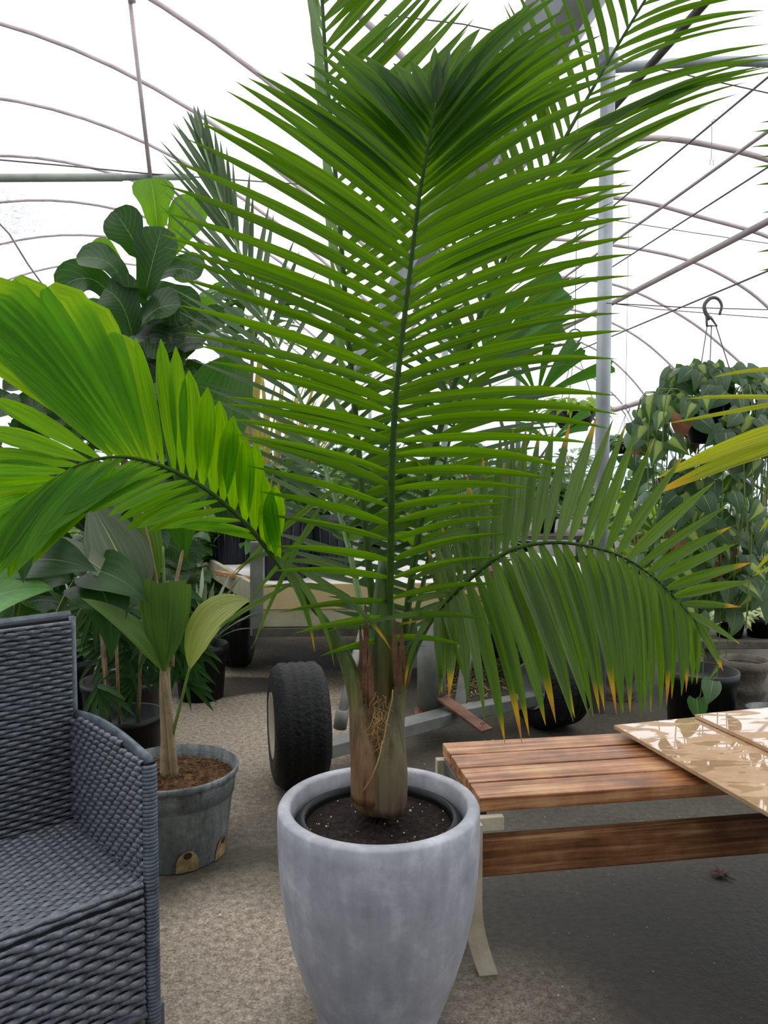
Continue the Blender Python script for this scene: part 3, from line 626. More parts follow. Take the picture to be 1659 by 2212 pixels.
# E: left frond, broad partly joined leaflets
E = [(690, 1328, 1.70), (640, 1268, 1.69), (585, 1196, 1.68), (530, 1130, 1.67), (455, 1064, 1.66), (390, 1025, 1.65), (330, 1000, 1.64), (275, 988, 1.63), (220, 990, 1.62), (170, 1005, 1.61), (120, 1034, 1.60), (75, 1066, 1.60)]
frond('E', E, (.0065, .0018), [
    dict(keys=[(.15, 575, 1020, 1.62), (.2, 600, 1080, 1.62), (.24, 556, 960, 1.62), (.28, 530, 930, 1.62), (.32, 505, 905, 1.62), (.36, 475, 862, 1.62), (.42, 405, 790, 1.64), (.46, 372, 742, 1.65), (.51, 292, 738, 1.66)], n=13, w=[(0, .03), (.3, .05), (.5, .04)], arch=.01, tj=9, face=V((0, -1, .1)), fj=.12, prof='wide', fold=.2),
    dict(keys=[(.535, 235, 720, 1.7), (.55, 190, 655, 1.72), (.565, 130, 630, 1.73), (.58, 60, 600, 1.73), (.6, 0, 600, 1.72), (.63, -60, 640, 1.7), (.66, -80, 690, 1.68)], n=8, w=.105, arch=.03, tj=2, jit=.1, face=V((.1, -1, .2)), fj=.03, prof='fused', mat='palm_fused', fold=.06, adir=V((.3, 0, 1))),
    dict(keys=[(.69, 0, 755, 1.66), (.73, -20, 855, 1.64), (.77, -40, 915, 1.62), (.81, -60, 962, 1.6), (.86, -60, 1010, 1.58), (.93, -50, 1060, 1.57), (1, -40, 1110, 1.56)], n=8, w=.04, arch=.04, tj=5, face=V((.1, -1, .3)), fj=.08, prof='wide', fold=.15, jit=.2),
    dict(keys=[(.22, 420, 1130, 1.6), (.3, 330, 1150, 1.58), (.38, 265, 1150, 1.56), (.45, 230, 1100, 1.54), (.52, 120, 1110, 1.5), (.6, 75, 1215, 1.48), (.68, 50, 1205, 1.48), (.76, 20, 1240, 1.5), (.84, -10, 1250, 1.5), (.92, -30, 1230, 1.52), (1, -40, 1190, 1.54)], n=27, w=[(0, .018), (.5, .03), (.7, .045), (1, .05)], arch=.07, tj=10, face=V((0, -1, .5)), fj=.15, prof='wide', fold=.2, adir=V((-.3, 0, 1)))], 'palm_wide', seed=7)
# F: frond behind on the left, silvery narrow leaflets
Fr = [(800, 1420, 1.78), (770, 1260, 1.84), (742, 1140, 1.9), (705, 1020, 1.97), (665, 905, 2.04), (622, 800, 2.1), (565, 670, 2.18), (515, 540, 2.25), (470, 410, 2.32), (435, 300, 2.38)]
frond('F', Fr, (.0075, .003), [
    dict(axis=1, keys=[(1260, 600, 1230, 1.95), (1140, 560, 1050, 2.0), (1020, 470, 900, 2.1), (900, 405, 800, 2.15), (840, 382, 670, 2.2), (760, 370, 590, 2.25), (650, 346, 425, 2.35), (550, 342, 335, 2.4), (450, 362, 268, 2.45), (350, 398, 238, 2.48), (300, 412, 230, 2.48)], n=34, w=.018, arch=.03, tj=10, face=V((.4, -1, .6)), fj=.25),
    dict(axis=1, keys=[(1260, 960, 1190, 1.9), (1140, 930, 1000, 2.0), (1020, 880, 860, 2.1), (900, 830, 760, 2.2), (800, 740, 640, 2.25), (670, 600, 470, 2.35), (540, 500, 330, 2.45), (410, 440, 245, 2.5), (300, 420, 232, 2.5)], n=36, w=.019, arch=.02, tj=10, face=V((-.3, -1, .5)), fj=.3)], 'palm_grey', 'rachis_pale', seed=8)
# short droopers near the crown, and a crossing low frond
m = MB()
for a, b, c, wd in (((588, 1196), (660, 1260), (680, 1408), .014), ((600, 1205), (700, 1290), (722, 1438), .013), ((615, 1215), (780, 1290), (846, 1405), .013), ((836, 1375), (805, 1400), (796, 1460), .008),
                    ((968, 1290), (880, 1370), (874, 1490), .011), ((944, 1318), (945, 1400), (955, 1500), .017), ((958, 1322), (985, 1400), (1012, 1490), .012), ((630, 1262), (500, 1330), (468, 1360), .01),
                    ((700, 1080), (610, 1230), (545, 1400), .01), ((720, 1060), (600, 1140), (500, 1250), .014), ((690, 1120), (620, 1200), (535, 1300), .012), ((640, 1190), (560, 1185), (500, 1240), .01),
                    ((938, 1325), (890, 1320), (700, 1365), .008), ((920, 1360), (870, 1400), (700, 1395), .006), ((700, 1345), (780, 1370), (930, 1335), .009), ((735, 1400), (800, 1402), (930, 1395), .006),
                    ((765, 1300), (700, 1250), (560, 1270), .014), ((775, 1250), (690, 1200), (600, 1215), .014), ((905, 1180), (1000, 1130), (1120, 1150), .014), ((890, 1250), (1000, 1200), (1110, 1205), .014), ((880, 1300), (960, 1270), (1060, 1300), .013)):
    d = 1.62 if c[1] > 1300 and a[1] < 1330 else 1.7
    m.blade(P(a[0], a[1], 1.68), P(b[0], b[1], d), P(c[0], c[1], d + .02), wd * 1.15, V((.1, -1, .5)).normalized(), PR['palm'], 9, .35)
m.build('loose_leaflets', M['palm_low'], palm)
Gr = [(870, 1420, 1.76), (905, 1300, 1.85), (930, 1180, 1.95), (950, 1050, 2.08), (985, 900, 2.2), (1030, 770, 2.3)]
frond('G', Gr, (.007, .003), [
    dict(keys=[(.1, 720, 1330, 1.9), (.3, 700, 1180, 2.0), (.6, 730, 950, 2.2), (.98, 860, 640, 2.4)], n=26, w=.018, arch=.03, tj=16, face=V((.3, -1, .6)), fj=.3),
    dict(keys=[(.1, 1060, 1330, 1.9), (.3, 1120, 1180, 2.0), (.6, 1200, 990, 2.2), (.98, 1260, 720, 2.4)], n=26, w=.018, arch=.06, tj=16, face=V((-.3, -1, .6)), fj=.3)], 'palm_grey', 'rachis', seed=9)

# ------------------------------------------------------------------ wicker armchair at the left
CO = G(332, 2226); e1 = V((-.74, -.67, 0)).normalized(); e2 = V((e1.y, -e1.x, 0)); e3 = UP
if e2.y < 0: e2 = -e2
chair = thing('wicker_armchair', 'charcoal woven wicker armchair without cushion beside the grey planter', 'armchair', CO)
def cpt(a, b, c): return CO + e1 * a + e2 * b + e3 * c
def weave(mb, o, u, v, wd, ht, row, col, amp, top=None, skew=0., mi=0, nrm=None, ph0=0.):
    """woven strands: rows along u stacked along v; top(s) gives the height at s metres along u"""
    nn = nrm or u.cross(v).normalized(); rows = int(ht / row); st = col / 4
    for r in range(rows):
        vv = (r + .5) * row; n = int(wd / st) + 1; prev = None; ph = (r % 2) * math.pi + ph0; rn = (R.random(), R.random())
        jr = R.uniform(-.0006, .0006)
        for i in range(n + 1):
            s = min(i * st, wd)
            if top and vv > top(s): prev = None; continue
            k = math.sin(math.pi * s / col + ph); c = o + u * s + v * (vv + jr + skew * s) + nn * amp * k
            h = row * (.46 + .06 * k)
            b = mb.add([c - v * h - nn * row * .34, c - v * h * .45 + nn * row * .12, c + v * h * .45 + nn * row * .12, c + v * h - nn * row * .34])
            if prev is not None:
                for j in range(3): mb.face([prev + j, b + j, b + j + 1, prev + j + 1], rn=rn, mi=mi)
            prev = b
SEAT, ARM, BACK, DEP, WID = .350, .637, .885, .42, .66
m = MB(); weave(m, cpt(.01, DEP - .006, SEAT - .05), e1, e3, WID - .02, BACK - SEAT + .05, .0113, .027, .0034, nrm=-e2)
b = m.build('backrest', M['wicker'], chair)
m = MB(); m.slab([cpt(.005, DEP + .004, BACK), cpt(.005, DEP + .06, BACK), cpt(WID, DEP + .06, BACK), cpt(WID, DEP + .004, BACK)][::-1], BACK - .05)
m.build('backrest_backing', M['dark_back'], b, False, .004)
m = MB(); m.tube([cpt(.0, DEP + .03, BACK + .0), cpt(WID, DEP + .03, BACK + .0)], .012, 10)
m.tube([cpt(.004, DEP + .0, .36), cpt(.004, DEP + .004, BACK)], .009, 10)
m.build('edge_binding', M['wicker_top'], b)
# arm panel: vertical wall along e2 at a = 0 .. -.03
topf = lambda s: ARM - .02 + .022 * math.sin(math.pi * min(1, s / DEP) * .9) - .0
m = MB(); weave(m, cpt(.016, .004, SEAT - .04), e2, e3, DEP - .006, ARM - SEAT + .05, .0165, .0165, .0044, top=lambda s: topf(s) - SEAT + .04, nrm=e1)
arm = m.build('armrest', M['wicker'], chair)
m = MB(); n = 14
for i in range(n + 1):
    s = DEP * i / n; z = topf(s); m.add([cpt(.012, s, z), cpt(-.014, s, z), cpt(-.014, s, .02), cpt(.012, s, .02)])
for i in range(n):
    for j in range(3): m.face([i * 4 + j, i * 4 + j + 1, i * 4 + j + 5, i * 4 + j + 4])
m.face([0, 1, 2, 3][::-1]); m.face([n * 4 + q for q in range(4)])
m.build('armrest_core', M['dark_back'], arm, False)
m = MB(); q = [cpt(-.001, DEP * i / 12, topf(DEP * i / 12)) for i in range(13)]
m.tube(q, .017, 12, flat=.6)
for i in range(70):                                                  # the bound upright at the arm's front
    z = .012 + i * .0089
    if z < ARM - .02: m.tube([cpt(.016, .002, z), cpt(.011, -.008, z + .001), cpt(-.001, -.011, z + .001), cpt(-.012, -.008, z + .001), cpt(-.016, .002, z)], .0048, 6, flat=.6)
m.build('arm_binding', M['wicker_top'], arm)
m = MB(); weave(m, cpt(.02, .0, SEAT + .002), e1, e2, WID - .04, DEP, .0115, .022, .0028, nrm=e3)
weave(m, cpt(.02, -.004, SEAT - .026), e1, e3, WID - .04, .03, .0145, .034, .0022, nrm=-e2)
seat = m.build('seat', M['wicker'], chair)
m = MB(); m.box(cpt(WID / 2, DEP / 2, SEAT - .02), (WID - .03, DEP - .01, .032), (e1, e2, e3)); m.build('seat_core', M['dark_back'], seat, False)
botf = lambda s: .055 + .02 * math.sin(math.pi * s / WID)
m = MB(); weave(m, cpt(.02, -.006, .055), e1, e3, WID - .04, SEAT - .075, .0165, .034, .0046, nrm=-e2)
ap = m.build('front_panel', M['wicker'], chair)
m = MB(); m.box(cpt(WID / 2, .01, .2), (WID - .03, .02, .28), (e1, e2, e3)); m.build('front_panel_core', M['dark_back'], ap, False)
m = MB(); m.tube([cpt(.02, -.005, .052), cpt(WID * .5, -.005, .06), cpt(WID - .02, -.005, .052)], .009, 8); m.build('edge_binding', M['wicker_top'], ap)
for a, bb in ((0, .0), (WID, .0), (0, DEP + .02), (WID, DEP + .02)):
    m = MB(); m.box(cpt(a - .008 if a == 0 else a, bb + .01, .03), (.034, .034, .06), (e1, e2, e3)); m.build('leg', M['wicker_top'], chair, False, .004)
# far arm, outside the frame to the left but part of the chair
m = MB(); m.slab([cpt(WID + .03, 0, ARM), cpt(WID - .01, 0, ARM), cpt(WID - .01, DEP, ARM), cpt(WID + .03, DEP, ARM)], ARM - .03); m.build('armrest', M['wicker'], chair, False, .006)

# ------------------------------------------------------------------ small potted palm in the grey nursery pot
D2 = 2.58; QC = V(((365 - 829.5) / F * D2, D2, 0))
sp_ = thing('potted_palm', 'young palm with broad undivided leaves in a weathered grey nursery pot behind the armchair', 'palm', QC)
m = MB(); m.lathe([(.001, 0), (.165, 0), (.17, .006), (.2, .255), (.205, .262), (.212, .267), (.214, .284), (.207, .287), (.203, .25), (.198, .2), (.001, .2)], QC, 72)
m.lathe([(.200, .246), (.2055, .25), (.200, .254)], QC, 72)
pot = m.build('nursery_pot', M['greypot'], sp_)
for ang, sc in ((-62, 1.), (-16, 1.), (200, 1.)):                    # drain holes with root stains
    a = math.radians(ang); d = V((math.cos(a), math.sin(a), 0)); t_ = V((-d.y, d.x, 0))
    def wallp(x, z): 
        rr_ = .1705 + .03 * z / .235 + .0008; b_ = a + x / rr_; return QC + V((math.cos(b_) * rr_, math.sin(b_) * rr_, z))
    for nm, mat, w_, z0, z1, extra in (('root_stain', 'potstain', .036, .004, .075, .0008), ('drain_hole', 'hole', .014, .048, .07, .0016)):
        m = MB(); N_ = 12
        for i in range(N_ + 1):
            z = lerp(z0, z1, i / N_); ww = w_ * math.sqrt(max(0.02, 1 - max(0, (i / N_ - .35) / .65) ** 2)) if nm == 'root_stain' else w_ * math.sin(math.pi * (i / N_ * .9 + .05)) ** .5
            m.add([wallp(x * ww, z) + d * extra for x in (-1, -.5, 0, .5, 1)])
        for i in range(N_):
            for j in range(4): m.face([i * 5 + j, i * 5 + j + 1, i * 5 + j + 6, i * 5 + j + 5])
        m.build(nm, M[mat], pot)
m = MB(); n = 40
for i in range(13):
    r = .201 * i / 12
    m.add([QC + V((math.cos(2 * math.pi * j / n) * r, math.sin(2 * math.pi * j / n) * r, .243 + .018 * math.exp(-(r / .1) ** 2) + (R.uniform(-.007, .007) if i < 12 else 0))) for j in range(n)])
for i in range(12):
    for j in range(n): a, b = i * n + j, i * n + (j + 1) % n; m.face([a, b, b + n, a + n])
for i in range(260):
    a, r = R.uniform(0, 6.28), .19 * math.sqrt(R.random()); c = QC + V((math.cos(a) * r, math.sin(a) * r, .252 + .018 * math.exp(-(r / .1) ** 2))); t_ = R.uniform(0, 3.14)
    m.box(c, (R.uniform(.008, .024), R.uniform(.002, .006), .003), (V((math.cos(t_), math.sin(t_), R.uniform(-.3, .3))).normalized(), V((-math.sin(t_), math.cos(t_), 0)), UP))
m.build('bark_mulch', M['bark'], sp_, False)
def Q(x, y, d=0.): return P(x, y, D2 + d)
m = MB(); m.tube(smooth_path([Q(362, 1690), Q(363, 1600), Q(358, 1520), Q(356, 1450), Q(358, 1420)], 14), (.027, .013), 14)
m.tube(smooth_path([Q(378, 1685, -.02), Q(370, 1600, -.03), Q(360, 1500, -.03), Q(352, 1440, -.02)], 12), (.014, .006), 10)
m.build('trunk', M['cane'], sp_)
def stalk(parent, pts, r, mat='stem'):
    m = MB(); m.tube(smooth_path(pts, 12), r, 8); return m.build('leaf_stalk', M[mat], parent)
def leaf1(parent, b, c, t, wd, nrm, prof, mat, segs=14, fold=.2, cross=6, **kw):
    m = MB(); m.blade(V(b), V(c), V(t), wd, V(nrm).normalized(), PR[prof], segs, fold, cross, **kw); return m.build('leaf', M[mat], parent)
f0 = (0, -1, .15)
leaf1(sp_, Q(355, 1450, -.03), Q(355, 1360, -.05), Q(356, 1255, -.06), .155, f0, 'wedge', 'bifid', jag=.08)
leaf1(sp_, Q(352, 1450, -.03), Q(310, 1350, -.08), Q(176, 1292, -.12), .078, (.3, -.6, .7), 'ovate', 'bifid')
leaf1(sp_, Q(366, 1430, -.02), Q(395, 1360, -.03), Q(398, 1262, .0), .07, (-.4, -1, .1), 'wedge', 'bifid', jag=.1)
stalk(sp_, [Q(372, 1590, -.03), Q(390, 1520, -.03), Q(410, 1440, -.03)], (.006, .004))
leaf1(sp_, Q(410, 1445, -.03), Q(430, 1310, -.08), Q(540, 1297, -.08), .13, (-.3, -.8, .5), 'ovate', 'bifid_pale')
stalk(sp_, [Q(350, 1450), Q(348, 1330, .05), Q(330, 1210, .08), Q(308, 1105, .1)], (.008, .005), 'cane')
stalk(sp_, [Q(372, 1440), Q(376, 1290, .05), Q(395, 1190, .08), Q(416, 1098, .1)], (.008, .005), 'cane')
stalk(sp_, [Q(360, 1430), Q(356, 1300, .05), Q(352, 1180, .08)], (.008, .004))
leaf1(sp_, Q(306, 1308, .02), Q(262, 1200, .06), Q(195, 1085, .1), .20, (.35, -1, .2), 'ovate', 'bifid_grey', fold=.3)
leaf1(sp_, Q(290, 1290, -.01), Q(210, 1210, 0), Q(105, 1160, .02), .075, (.2, -.7, .7), 'wide', 'bifid_grey')
leaf1(sp_, Q(398, 1205, .08), Q(395, 1120, .06), Q(375, 1040, .04), .15, (0, -1, 0), 'wedge', 'bifid_dark')
leaf1(sp_, Q(340, 1250, .1), Q(330, 1170, .1), Q(300, 1080, .1), .09, (0, -1, .1), 'wide', 'bifid')
leaf1(sp_, Q(418, 1100, .14), Q(440, 930, .2), Q(515, 765, .25), .27, (-.1, -1, .1), 'wide', 'bifid_dark')
leaf1(sp_, Q(412, 1100, .14), Q(390, 960, .2), Q(378, 850, .2), .12, (.1, -1, .1), 'wide', 'bifid_dark')

# ------------------------------------------------------------------ redwood slat bench with wet plywood on it
BT = .425
bA, bB, bC, bD = G(1037, 1726, BT), G(1540, 1692, BT), G(1480, 1577, BT), G(923, 1606, BT)
bx = (bB - bA); bx.z = 0; bx.normalize(); by = V((-bx.y, bx.x, 0)); BL = 1.75; BW = .425
bench = thing('slat_bench', 'low redwood slat bench with a wet plank top right of the grey planter', 'bench', V((bA.x, bA.y, 0)))
def bp(a, b, c): return V((bA.x, bA.y, 0)) + bx * a + by * b + UP * c
pw = BW / 4
for i in range(4):
    m = MB(); m.box(bp(BL / 2, pw * (i + .5), BT - .019), (BL + R.uniform(-.006, .006), pw - .008, .038), (bx, by, UP))
    m.build('plank', M['redwood'], bench, False, .003)
m = MB(); m.box(bp(BL / 2, .03, .262), (BL, .04, .1), (bx, by, UP)); m.build('stretcher', M['redwood_dark'], bench, False, .005)
m = MB(); m.box(bp(.012, BW / 2, BT - .07), (.03, BW - .06, .062), (bx, by, UP)); m.build('end_rail', M['greywood'], bench, False, .003)
m = MB(); m.box(bp(BL - .05, BW / 2, BT - .07), (.03, BW - .06, .062), (bx, by, UP)); m.build('end_rail', M['greywood'], bench, False, .003)
def bent_leg(a, b, side):
    m = MB(); q = []
    for i in range(11):
        t = i / 10; z = lerp(BT - .04, .0, t); off = side * (.0 + .035 * max(0, t - .55) ** 1.5 * 4)
        q.append((a + off, z))
    for (x0, z0), (x1, z1) in zip(q, q[1:]):
        m.slab([bp(x0 - .024, b - .012, z0), bp(x0 + .024, b - .012, z0), bp(x0 + .024, b + .012, z0), bp(x0 - .024, b + .012, z0)], .0)
    m = MB()
    for x0, z0 in q: m.add([bp(x0 - .024, b - .014, z0), bp(x0 + .024, b - .014, z0), bp(x0 + .024, b + .014, z0), bp(x0 - .024, b + .014, z0)])
    for i in range(10):
        for j in range(4): m.face([i * 4 + j, i * 4 + (j + 1) % 4, i * 4 + (j + 1) % 4 + 4, i * 4 + j + 4])
    m.face([0, 1, 2, 3]); m.face([43, 42, 41, 40])
    return m.build('leg', M['creamwood'], bench, False)
bent_leg(-.035, -.05, 1); bent_leg(.0, BW - .03, 1); bent_leg(BL - .06, -.012, -1); bent_leg(BL - .06, BW - .03, -1)
m = MB(); m.box(bp(.02, -.012, BT - .058), (.075, .02, .036), (bx, by, UP)); m.build('cleat', M['creamwood'], bench, False, .002)
p0, p1 = G(1326, 1566, BT + .03), G(1659, 1755, BT + .03); d1 = (p1 - p0); d1.z = 0; d1.normalize(); d2 = V((-d1.y, d1.x, 0))
if d2.x < 0: d2 = -d2
m = MB(); top = [p0, p0 + d1 * 1.15, p0 + d1 * 1.15 + d2 * 1.0, p0 + d2 * 1.0]; m.slab(top, .012)
o = m.build('plywood_sheet', M['ply'], None, False, .0015, origin=p0 - UP * .012)
tag(o, 'lower tan plywood sheet lying across the redwood bench, edge facing left', 'plywood sheet')
q0 = p0 + d2 * .29 + d1 * .012 + UP * .0135
m = MB(); m.slab([q0, q0 + d1 * 1.1, q0 + d1 * 1.1 + d2 * .8, q0 + d2 * .8], .012)
for i, (a, b) in enumerate(((.02, .1),)): pass
o = m.build('plywood_sheet', M['ply'], None, False, .0015, origin=q0 - UP * .012)
tag(o, 'upper wet shiny plywood sheet stacked at the right edge of the photo', 'plywood sheet')
m = MB(); m.slab([bp(.62, .06, BT + .018), bp(BL - .1, .06, BT + .018), bp(BL - .1, .4, BT + .018), bp(.62, .4, BT + .018)], .0175)
o = m.build('wooden_batten', M['greywood'], None, False, .002, origin=bp(.62, .06, BT)); tag(o, 'dark wooden packing board between the slat bench and the plywood', 'board')

# ------------------------------------------------------------------ nursery wagon
wag = thing('nursery_wagon', 'cream sided flat nursery wagon with rubber tyres parked behind the palm', 'wagon', V((.3, 4.4, 0)))
wl, wr, wbl, wbr = V((-.727, 4.40, 0)), V((1.63, 4.55, 0)), V((-1.44, 6.1, 0)), V((1.2, 6.3, 0))
def zz(p, z): return V((p.x, p.y, z))
m = MB(); m.slab([zz(wl, .60), zz(wr, .60), zz(wbr, .60), zz(wbl, .60)], .03); m.build('deck', M['white_deck'], wag, False, .003)
fx = (wr - wl).normalized(); fy = V((fx.y, -fx.x, 0))
m = MB(); m.beam(zz(wl, .553) + fy * .012, zz(wr, .553) + fy * .012, .024, .142); m.build('side_board', M['cream'], wag, False, .003)
m = MB(); m.beam(zz(wl, .432) + fy * .008, zz(wr, .432) + fy * .008, .02, .098); m.build('lower_side_board', M['cream_pale'], wag, False, .003)
m = MB(); m.beam(zz(wl, .355) + fy * .01, zz(wr, .355) + fy * .01, .05, .05); m.build('chassis_rail', M['steel_dark'], wag, False, .004)
m = MB(); m.beam(zz(wl, .57), zz(wbl, .57), .03, .12); m.build('side_board', M['cream_pale'], wag, False, .003)
m = MB(); m.beam(zz(wbl, .45), zz(wbr, .45), .04, .3); m.build('back_board', M['cream_pale'], wag, False, .003)
m = MB(); m.beam(P(556, 1372, 4.4), P(556, 1170, 4.4), .075, .05, V((0, 1, 0))); m.build('stake', M['steel'], wag, False, .004)
m = MB(); m.tube([(.25, 3.95, .0 + .33), (.25, 4.4, .36)], .03, 8); m.build('drawbar', M['steel_dark'], wag)
def wheel(name, c, ax, r, wd, rimmat, parent):
    ax = V(ax).normalized(); m = MB(); h = wd / 2
    prof = [(r * .5, -h * .92), (r * .62, -h), (r * .8, -h * .99), (r * .91, -h * .9), (r * .965, -h * .74)]
    for i in range(13):
        x = -h * .7 + h * 1.4 * i / 12; prof.append((r * (1 - .022 * abs(x / h) ** 2) - (.006 if i in (3, 6, 9) else 0), x))
    prof += [(r * .965, h * .74), (r * .91, h * .9), (r * .8, h * .99), (r * .62, h), (r * .5, h * .92)]
    m.lathe(prof, c, 64, axis=ax); t = m.build(name, M['rubber'], parent)
    m = MB(); m.lathe([(.001, h * .62), (r * .16, h * .62), (r * .2, h * .5), (r * .38, h * .42), (r * .44, h * .8), (r * .5, h * .96), (r * .535, h * .99), (r * .5, h * .9)], c, 40, axis=ax)
    m.lathe([(.001, -h * .62), (r * .16, -h * .62), (r * .2, -h * .5), (r * .38, -h * .42), (r * .44, -h * .8), (r * .5, -h * .96), (r * .535, -h * .99), (r * .5, -h * .9)], c, 40, axis=ax)
    for i in range(5):
        a = 2 * math.pi * i / 5; e = ax.orthogonal().normalized(); f = ax.cross(e)
        m.lathe([(.001, h * .56), (.008, h * .56), (.008, h * .4)], V(c) + (e * math.cos(a) + f * math.sin(a)) * r * .28, 6, axis=ax)
    m.build('wheel_rim', M[rimmat], t); return t
wheel('wheel', (-.345, 3.14, .245), (-1, -.24, .0), .245, .215, 'rim', wag)
wheel('wheel', P(1190, 1497, 4.0) * 1 + V((0, 0, .0)) if False else V((.81, 3.86, .212)), (-.88, -.47, .0), .212, .24, 'rim_grey', wag)
wheel('wheel', (-.94, 5.05, .225), (-1, -.02, 0), .225, .19, 'rim_grey', wag)
wheel('wheel', (1.25, 5.6, .225), (1, 0, 0), .225, .19, 'rim_grey', wag)
m = MB(); m.beam((-.24, 3.2, .12), (.33, 3.66, .12), .1, .055); m.beam((.33, 3.66, .12), (.78, 3.84, .15), .08, .055); m.build('axle', M['steel'], wag, False, .004)
kp = V((.225, 3.72, 0))
m = MB(); m.tube([kp + UP * .14, kp + UP * .56], .068, 24); m.build('kingpin_post', M['steel'], wag)
m = MB(); m.tube([kp + UP * .10, kp + UP * .165], .06, 24); m.box(kp + UP * .105, (.16, .14, .016)); m.build('kingpin_collar', M['rust'], wag, False)
m = MB(); m.beam(kp + V((.03, -.02, .2)), P(1052, 1578, 3.45), .07, .012); m.lathe([(.001, 0), (.012, 0), (.012, .004)], P(1043, 1568, 3.46) + UP * .008, 12); m.build('tow_plate', M['rust'], wag, False, .002)
m = MB(); m.beam(P(993, 1540, 3.75), P(1022, 1330, 4.2), .055, .05); m.build('brace', M['steel_dark'], wag, False, .003)
m = MB(); m.beam(P(935, 1442, 3.9), P(1018, 1382, 4.05), .03, .035); m.build('brace', M['steel_dark'], wag, False, .003)
m = MB(); m.tube([P(738, 1545, 3.5), P(768, 1420, 3.8), P(792, 1330, 4.3)], .021, 10); m.tube([P(734, 1573, 3.5), P(740, 1535, 3.5)], .03, 12); m.build('steering_rod', M['steel'], wag)
m = MB(); m.beam((-.85, 5.05, .25), (1.2, 5.6, .25), .05, .05); m.build('axle', M['steel_dark'], wag, False, .003)

def tub(name, label, cat, c, r, h, mat, taper=.86, group=None, ribs=0):
    t = thing(name, label, cat, c, group); m = MB(); r0 = r * taper
    pr = [(.001, 0), (r0, 0)]
    if ribs:
        for i in range(ribs):
            z0 = h * (i + .1) / ribs; z1 = h * (i + .9) / ribs; ra = lerp(r0, r, (i + .5) / ribs)
            pr += [(ra * .93, z0), (ra * 1.0, z0 + (z1 - z0) * .3), (ra * 1.03, (z0 + z1) / 2), (ra * 1.0, z0 + (z1 - z0) * .7), (ra * .93, z1)]
    pr += [(r * .97, h * .86), (r * 1.04, h * .87), (r * 1.05, h), (r * .97, h), (r * .95, h * .88), (.001, h * .86)]
    m.lathe(pr, c, 40); m.build('tub' if not ribs else 'ribbed_wall', M[mat], t); return t
for (px, d, r, h, lab) in ((606, 4.85, .185, .40, 'large ribbed dark plastic tub at the left end of the wagon'), (705, 5.0, .17, .36, 'black plastic tub right beside the largest tub on the wagon'), (500, 5.6, .15, .32, 'dark tub at the back left of the wagon deck')):
    c = P(px, 1000, d); c = V((c.x, c.y, .6)); t = tub('nursery_tub', lab, 'plant pot', c, r, h, 'tub')
    m = MB()
    for i in range(18):
        a = i / 18 * 6.283; m.tube([c + V((math.cos(a) * r * .865, math.sin(a) * r * .865, .0)), c + V((math.cos(a) * r * .985, math.sin(a) * r * .985, h * .86))], .005, 5)
    m.build('rib', M['tub'], t)
m = MB(); c = P(1120, 1000, 4.8); m.slab([V((c.x - .18, 4.66, .66)), V((c.x + .18, 4.67, .66)), V((c.x + .17, 4.95, .66)), V((c.x - .17, 4.95, .66))], .06)
o = m.build('seed_tray', M['maroon'], None, False, .006, origin=V((c.x, 4.8, .6))); tag(o, 'dark maroon plant tray on the wagon deck', 'tray')
m = MB(); a, b = P(468, 1264, 4.95), P(548, 1264, 4.62); m.beam(V((a.x, a.y, .615)), V((b.x, b.y, .615)), .03, .03)
o = m.build('timber_offcut', M['redwood'], None, False, .003, origin=V((a.x, a.y, .6))); tag(o, 'short brown timber batten lying on the white wagon deck', 'timber')

# ------------------------------------------------------------------ plants: builders
def bushy(parent, c, n, rad, h, L, wd, mat, prof='ovate', droop=.4, name='foliage', segs=6, cross=2, fold=.25, lobe=0., up=.5, rs=None, z0=0., **kw):
    rs = rs or R; m = MB()
    for i in range(n):
        a = rs.uniform(0, 6.283); e = rs.random(); rr_ = rad * math.sqrt(rs.random()); z = z0 + h * e
        d = V((math.cos(a), math.sin(a), rs.uniform(-.1, up) )).normalized(); b = V(c) + V((math.cos(a) * rr_, math.sin(a) * rr_, z)); l = L * rs.uniform(.65, 1.15)
        p1 = b + d * l * .5 + UP * l * .12; p2 = b + d * l - UP * l * droop * rs.uniform(.3, 1.2)
        m.blade(b, p1, p2, wd * rs.uniform(.75, 1.15), (UP + V((rs.uniform(-.5, .5), rs.uniform(-.9, .1), rs.uniform(-.3, .3)))).normalized(), PR[prof], segs, fold, cross, rs.uniform(-.5, .5), lobe=lobe, rn=(rs.random(), rs.random()), **kw)
    return m.build(name, M[mat] if isinstance(mat, str) else mat, parent)
def strap_plant(parent, c, n, L, wd, mat, spread=.6, droop=.5, prof='strap', rs=None, name='foliage'):
    rs = rs or R; m = MB()
    for i in range(n):
        a = rs.uniform(0, 6.283); s = spread * rs.uniform(.25, 1.1); l = L * rs.uniform(.6, 1.1)
        d = V((math.cos(a) * s, math.sin(a) * s, 1)).normalized(); b = V(c) + V((math.cos(a), math.sin(a), 0)) * .02
        p1 = b + d * l * .6; p2 = b + d * l * .95 + V((math.cos(a), math.sin(a), 0)) * l * .25 * s - UP * l * droop * s * rs.uniform(.3, 1)
        m.blade(b, p1, p2, wd * rs.uniform(.8, 1.2), V((-math.cos(a) * 1, -math.sin(a), .3 + s)).normalized(), PR[prof], 8, .3, 2, rs.uniform(-.3, .3), rn=(rs.random(), rs.random()))
    return m.build(name, M[mat], parent)
